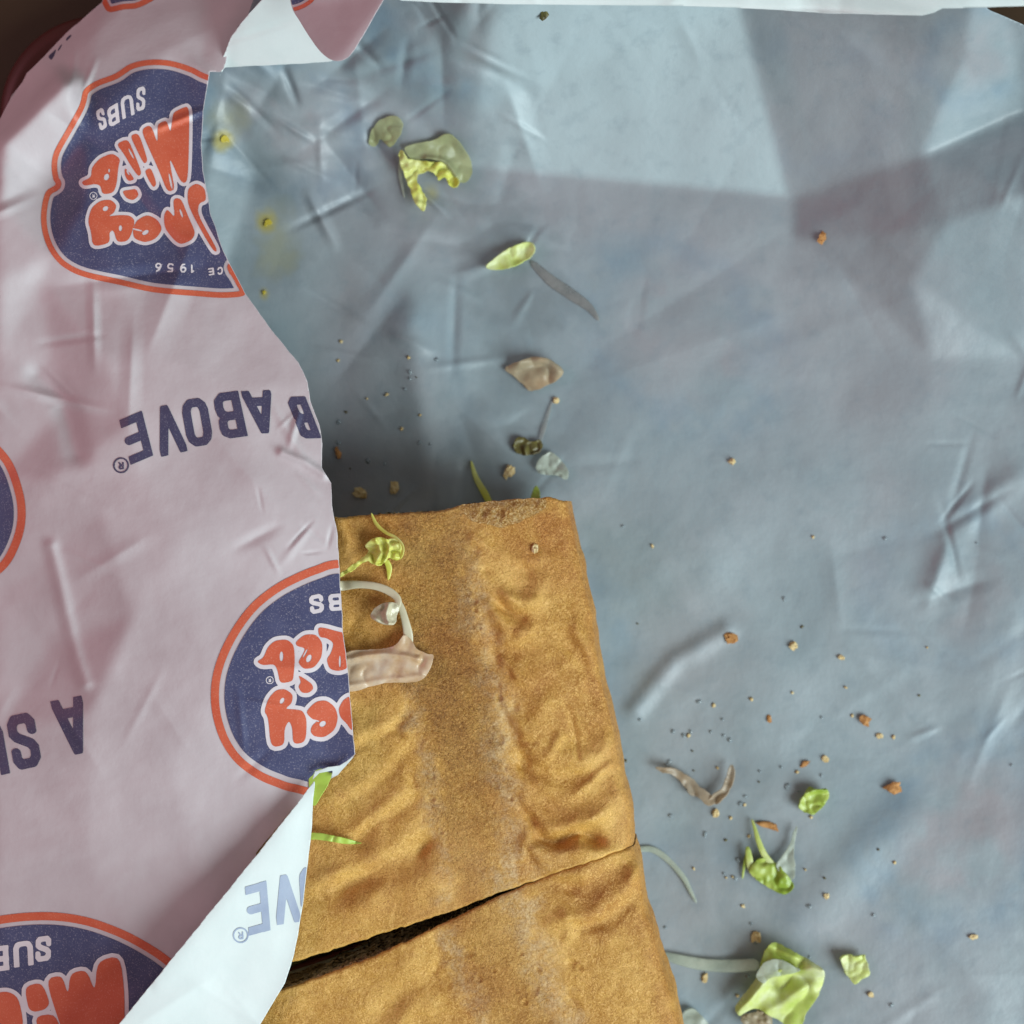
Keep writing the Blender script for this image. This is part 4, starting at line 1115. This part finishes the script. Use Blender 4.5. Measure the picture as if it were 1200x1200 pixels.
leaf("lettuce_bit", [(622, 586), (625, 574), (629, 569), (632, 577), (632, 590)], M_lett_g, "tiny bright green tip behind the sub's far end", "lettuce", IN, 3.0, 0.6, 8, 17, 0.4)

# scraps on the crust
t = thing("lettuce_shred", "frilly yellow lettuce shred curled on the crust beside the flap", "lettuce", base_of(BR, 445, 640))
leaf("leaf_blade", [(399, 672), (410, 664), (424, 654), (432, 646), (428, 640), (436, 631), (446, 629), (452, 632), (462, 632), (470, 638), (472, 648), (466, 656), (456, 654), (450, 660), (440, 662), (430, 658), (414, 668), (400, 676)], M_lett_y, None, None, BR, 1.2, 2.6, 9, 19, 0.35, parent=t, rag=1.2, folds=[([(440, 632), (446, 645), (440, 660)], 3, 1.6), ([(452, 630), (456, 644), (450, 658)], 2.5, 1.6)])
strip("stem", [(435, 601), (441, 614), (452, 624), (464, 630), (472, 640), (470, 652), (462, 656)], [2, 4.5, 5, 6, 5.5, 5, 3], [.6, 1.2, 2.0, 2.8, 3.2, 2.6, 1.4], M_lett_y, None, None, BR, 0.7, parent=t, twist=[0, 20, 40, 60, 60, 40, 20])
strip("frill", [(452, 656), (456, 666), (455, 680)], [6, 7, 2.5], [1.4, .9, .2], M_lett_y, None, None, BR, 0.6, parent=t)
t = thing("onion_strip", "long glossy white onion strip looped on the crust beside the flap", "onion", base_of(BR, 460, 740))
strip("upper_strand", [(385, 688), (400, 686.5), (420, 685), (440, 687), (456, 693), (466, 702), (464, 711), (454, 715)], [12, 12, 9, 9, 10, 9, 8, 5], [1.2, 1.2, 1.4, 2.0, 2.6, 2.6, 2.2, 1.6], M_onion, None, None, BR, 1.0, parent=t, twist=[0, 0, 0, 10, 20, 20, 10, 0])
leaf("loop", [(434, 722), (440, 712), (452, 706), (462, 706), (468, 712), (465, 722), (462, 732), (450, 732), (440, 728)], M_onion, None, None, BR, 1.6, 1.6, 10, 23, 0.5, parent=t, rag=0.3, folds=[([(455, 708), (453, 720), (456, 730)], 3, 1.8), ([(438, 724), (450, 731), (460, 731)], 2.5, 1.2)])
strip("middle_strand", [(466, 704), (471, 714), (475, 728), (478, 742), (478, 754), (474, 762)], [7, 8, 9, 11, 12, 16], [2.2, 2.0, 1.6, 1.2, 1.0, .8], M_onion, None, None, BR, 0.9, parent=t)
leaf("wide_piece", [(400, 770), (412, 763), (430, 761), (450, 760), (464, 755), (474, 744), (482, 750), (488, 760), (500, 766), (508, 768), (504, 784), (494, 797), (476, 800), (456, 800), (436, 804), (416, 810), (404, 808), (402, 790)], M_onion_wide, None, None, BR, 0.9, 1.0, 16, 25, 0.6, parent=t, rag=0.5, folds=[([(404, 774), (430, 768), (460, 766), (490, 772)], 4, 1.0), ([(410, 804), (450, 797), (494, 792)], 4, 0.6)])
leaf("lettuce_bit", [(362, 905), (374, 901), (389, 899), (391, 904), (386, 916), (378, 930), (369, 944), (364, 936)], M_lett_bright, "bright green lettuce patch peeping out beneath the flap's torn lip", "lettuce", BR, 3.2, 0.5, 16, 27, 0.4, rag=0.3)
leaf("lettuce_shred", [(355, 977), (372, 976), (390, 979), (406, 983), (424, 988), (406, 989), (386, 986), (370, 984), (355, 984)], M_lett_bright, "thin bright green lettuce blade on the crust beside the folded corner", "lettuce", BR, 1.2, 0.6, 10, 28, 0.35, rag=0.3)

# scraps right of the sub
t = thing("onion_strip", "V-shaped tan onion strip on the paper right of the sub", "onion", base_of(IN, 822, 922))
leaf("left_arm", [(768, 899), (780, 900), (792, 901), (804, 908), (814, 916), (822, 924), (832, 930), (838, 936), (834, 944), (826, 942), (818, 934), (808, 930), (800, 918), (788, 908), (776, 905)], M_onion_tan, None, None, IN, 0.6, 1.6, 16, 131, 0.3, parent=t, rag=1.6, edge_up=0.4)
leaf("right_arm", [(830, 938), (838, 930), (846, 924), (850, 914), (854, 902), (858, 896), (861, 906), (858, 920), (850, 932), (840, 942)], M_onion_tan, None, None, IN, 0.9, 1.6, 12, 132, 0.3, parent=t, rag=1.4, edge_up=0.8, tilt=(0.03, 0))
leaf("lettuce_bit", [(936, 945), (942, 932), (948, 922), (957, 925), (968, 924), (972, 932), (968, 940), (960, 950), (952, 954), (942, 951)], M_lett_g, "small folded green lettuce square below the two brown crumbs", "lettuce", IN, 1.2, 1.4, 10, 31, 0.6, rag=0.6, folds=[([(944, 930), (955, 926), (968, 926)], 3, 1.6)])
t = thing("lettuce_leaf", "green lettuce scrap with pale forked ribs in the lower right", "lettuce", base_of(IN, 905, 1015))
leaf("leaf_blade", [(878, 1020), (884, 1010), (896, 1006), (906, 1010), (916, 1018), (926, 1030), (930, 1040), (920, 1048), (908, 1044), (894, 1036), (884, 1028)], M_lett_g, None, None, IN, 1.0, 1.6, 12, 33, 0.45, parent=t)
leaf("pale_flank", [(910, 1016), (916, 1004), (924, 992), (930, 976), (934, 968), (932, 984), (930, 1000), (932, 1016), (930, 1030), (920, 1028)], M_pale, None, None, IN, 1.0, 1.6, 14, 34, 0.4, parent=t)
strip("rib", [(881, 960), (885, 972), (889, 986), (896, 1002), (906, 1014)], [3, 5, 7, 8, 8], [.6, 1.4, 1.8, 1.8, 1.4], M_lett_yg, None, None, IN, 0.8, parent=t)
strip("rib", [(876, 994), (878, 1006), (880, 1018), (886, 1028)], [7, 9, 9, 7], [1.8, 1.8, 1.4, 1.0], M_lett_yg, None, None, IN, 0.8, parent=t)
strip("bent_tip", [(870, 1030), (872, 1016), (876, 1000), (876, 992)], [2, 4, 6, 5], [.3, .9, 1.8, 1.8], M_lett_g, None, None, IN, 0.5, parent=t)
strip("onion_strand", [(744, 996), (762, 995), (776, 1002), (790, 1015), (802, 1030), (810, 1046), (816, 1058)], [7, 8, 8, 7, 7, 5, 3], [.4, .4, .5, .5, .5, .4, .3], M_pale, "thin pale onion strand beside the slit between the sub halves", "onion", IN, 0.7)
t = thing("lettuce_leaf", "large yellow green lettuce piece at the bottom right of the sub", "lettuce", base_of(IN, 915, 1150))
leaf("leaf_blade", [(862, 1180), (874, 1162), (886, 1146), (892, 1128), (898, 1112), (906, 1104), (918, 1108), (936, 1118), (954, 1128), (966, 1138), (964, 1154), (956, 1172), (946, 1186), (938, 1204), (924, 1206), (914, 1196), (900, 1190), (888, 1182), (874, 1186), (866, 1190)], M_lett_yg, None, None, IN, 2.2, 2.6, 22, 37, 0.5, parent=t, rag=1.0,
     folds=[([(866, 1186), (890, 1158), (906, 1140), (934, 1136), (964, 1140)], 6, 2.6), ([(900, 1108), (930, 1122), (964, 1136)], 6, 2.0), ([(900, 1186), (930, 1168), (956, 1150)], 8, 1.4)])
leaf("pale_fold", [(886, 1144), (896, 1128), (912, 1124), (930, 1132), (938, 1138), (922, 1142), (904, 1146), (894, 1152)], M_pale, None, None, IN, 6.6, 0.8, 14, 38, 0.4, parent=t)
strip("long_rib", [(768, 1118), (786, 1122), (806, 1127), (830, 1131), (858, 1132), (890, 1130)], [8, 12, 15, 16, 17, 16], [.5, .7, .8, .8, 1.2, 2.6], M_pale, None, None, IN, 0.8, parent=t)
leaf("lettuce_bit", [(986, 1124), (994, 1119), (1004, 1122), (1012, 1120), (1017, 1132), (1019, 1142), (1010, 1148), (1002, 1154), (995, 1146), (989, 1136)], M_lett_yg, "small pale yellow lettuce chip right of the large lettuce piece", "lettuce", IN, 1.2, 1.4, 12, 41, 0.8, rag=0.8)
leaf("bread_crumb", [(868, 1196), (876, 1188), (892, 1186), (904, 1192), (902, 1204), (880, 1206)], M_beige, "beige bread scrap under the large lettuce piece at the bottom edge", "crumb", IN, 1.0, 1.4, 8, 42, 1.0)
leaf("onion_piece", [(792, 1206), (798, 1190), (808, 1182), (818, 1186), (830, 1200), (826, 1214)], M_pale, "blurred pale onion scrap at the bottom edge beside the sub", "onion", IN, 1.0, 1.2, 14, 43, 0.5)

# sauce spots
for i, (x, y, r, lab) in enumerate(((264, 163, 5, "upper yellow mustard smear by the large crumpled logo"), (313, 261, 6, "round yellow mustard spot in the middle left of the inner paper"), (310, 343, 3, "tiny yellow mustard dot just off the flap's edge"))):
    ol = [(x + r * (0.8 + 0.3 * math.sin(3 * a + i)) * math.cos(a), y + 1.2 * r * (0.8 + 0.25 * math.cos(2 * a + i)) * math.sin(a)) for a in [k * math.pi / 5 for k in range(10)]]
    leaf("sauce_spot", ol, M_mustard, lab, "sauce", IN, 0.0, 0.25, 6, 50 + i, 0.15, rag=2.2)

# crumbs: each a small rough lump
def lump(name, x, y, a, b, ang, hgt, mat, label, cat, S, seed, group=None):
    rs = np.random.RandomState(seed)
    V = []; Fq = []
    nu_, nv_ = 8, 5
    z0 = float(S.at(x, y))
    c, s_ = math.cos(math.radians(ang)), math.sin(math.radians(ang))
    k = W / 1200
    cw = P1(x, y, z0)
    for j in range(nv_ + 1):
        th_ = math.pi * j / nv_
        for i in range(nu_):
            ph = 2 * math.pi * i / nu_
            r = 1 + 0.30 * rs.randn() * (0 < j < nv_)
            lx = a * k * math.sin(th_) * math.cos(ph) * r; ly = b * k * math.sin(th_) * math.sin(ph) * r
            V.append((cw.x + c * lx - s_ * ly, cw.y - s_ * lx - c * ly, z0 + hgt / 2 + hgt / 2 * math.cos(th_) * r))
    for j in range(nv_):
        for i in range(nu_):
            i2 = (i + 1) % nu_
            Fq.append((j * nu_ + i, (j + 1) * nu_ + i, (j + 1) * nu_ + i2, j * nu_ + i2))
    if name is None: return V, Fq
    o = make(name, V, Fq, mat, None, tuple(cw), smooth=False)
    tag(o, label, cat, group)
    return o
G_ = "loose bread crumbs on the inner paper"
for i, (x, y, a, b, ang, h, m, lab) in enumerate([
    (963, 278, 6, 5, 0, .0009, M_crumbs, "lone orange brown crumb near the top fold of the paper"),
    (855, 747, 8, 6, 20, .0011, M_crumbs, "tan brown crumb at the head of a crease right of the sub"),
    (930, 757, 6, 5, 0, .0010, M_crumb_pale, "pale round crumb right of the tan one"),
    (985, 770, 4, 3, 0, .0007, M_crumb_pale, "smaller pale crumb near the pale round one"),
    (1014, 843, 7.5, 6, 30, .0014, M_crumbs, "upper of the two dark brown crumbs at right"),
    (1046, 922, 9, 5.5, -5, .0014, M_crumbs, "lower of the two dark brown crumbs at right"),
    (900, 967, 12, 4, 12, .0008, M_crumbs, "long thin toasted crumb above the green lettuce scrap"),
    (943, 895, 6, 2.5, -30, .0007, M_crumbs, "thin toasted sliver above the green lettuce square"),
    (966, 889, 4, 4, 0, .0007, M_crumb_pale, "pale crumb above right of the green lettuce square"),
    (1030, 862, 4, 3, 0, .0006, M_crumb_pale, "pale speck of crumb between the two dark brown crumbs"),
    (839, 953, 4, 4, 0, .0008, M_crumb_pale, "small crumb under the point of the V-shaped onion"),
    (901, 842, 3, 4, 0, .0006, M_crumbs, "tiny orange crumb midway across the right paper"),
    (858, 541, 4, 4, 0, .0010, M_crumb_pale, "white round crumb alone in the middle of the right paper"),
    (886, 1097, 5, 7, 0, .0012, M_crumb_pale, "tan crumb just above the large lettuce piece"),
    (825, 1145, 3, 5, 0, .0008, M_crumb_pale, "yellowish crumb below the pale long rib"),
    (1140, 1098, 5, 3, 0, .0007, M_crumb_pale, "pale crumb near the lower right edge"),
    (597, 552, 5, 8, 20, .0015, M_crumb_pale, "cream crumb in the shade above the sub"),
    (651, 469, 4, 4, 0, .0010, M_crumb_pale, "cream crumb below the rounded beige onion"),
    (423, 578, 7, 6, 0, .0012, M_crumb_pale, "tan crumb in the shadow at the flap's edge"),
    (461, 572, 5, 9, 10, .0014, M_crumb_pale, "long tan crumb in the shadow above the sub"),
    (396, 532, 3, 9, -15, .0010, M_crumbs, "narrow brown crumb close to the flap's edge"),
    (637, 17, 5, 7, 10, .0010, M_dark, "dark olive crumb stuck at the top of the paper"),
    (1020, 1165, 4, 3, 0, .0007, M_crumb_pale, "pale crumb below the yellow lettuce chip"),
    (968, 1050, 3, 3, 0, .0006, M_crumb_pale, "faint crumb right of the green lettuce scrap"),
    (626, 643, 4, 4, 0, .0009, M_crumb_pale, "pale flake lying on the sub's crust near its far end")]):
    lump("bread_crumb", x, y, a, b, ang, h, m, lab, "crumb", BR if "crust" in lab else IN, 300 + i, G_)

# fine seasoning and oil specks: too many to count
rs = np.random.RandomState(77)
V = []; Fq = []; MI = []
def put(x, y, r, mi, h):
    v, f = lump(None, x, y, r * rs.uniform(.7, 1.4), r, rs.uniform(0, 180), h, None, None, None, IN, rs.randint(1e6))
    n = len(V)
    V.extend(v); Fq.extend([[i + n for i in q] for q in f]); MI.extend([mi] * len(f))
for k in range(108):
    if k < 80: x, y = rs.normal(880, 85), rs.normal(950, 105)
    elif k < 100: x, y = rs.uniform(395, 540), rs.uniform(400, 592)
    elif k < 112: x, y = rs.uniform(720, 1190), rs.uniform(600, 1190)
    else: x, y = rs.uniform(250, 700), rs.uniform(90, 560)
    if FF[int((np.clip(y, -80, 1400) + 80) / 2), int((np.clip(x, -240, 480) + 240) / 2)] < 8 and x < 480: continue
    if 270 < x < 800 and y > 585 and x < 660 + (y - 585) * 0.23: continue
    t = rs.rand()
    if t < .5: put(x, y, rs.uniform(1.4, 2.6), 0, 0.0004)
    elif t < .78: put(x, y, rs.uniform(1.3, 2.2), 1, 0.0004)
    else: put(x, y, rs.uniform(0.9, 1.7), 2, 0.0003)
sp = make("seasoning_specks", V, Fq, [M_oil, M_crumb_pale, M_dark], None, tuple(P1(880, 950, 0.003)), mat_idx=MI)
tag(sp, "scatter of fine seasoning and oil specks over the inner paper", "specks", None, "stuff")

for o in bpy.data.objects:
    if "_o" in o: del o["_o"]
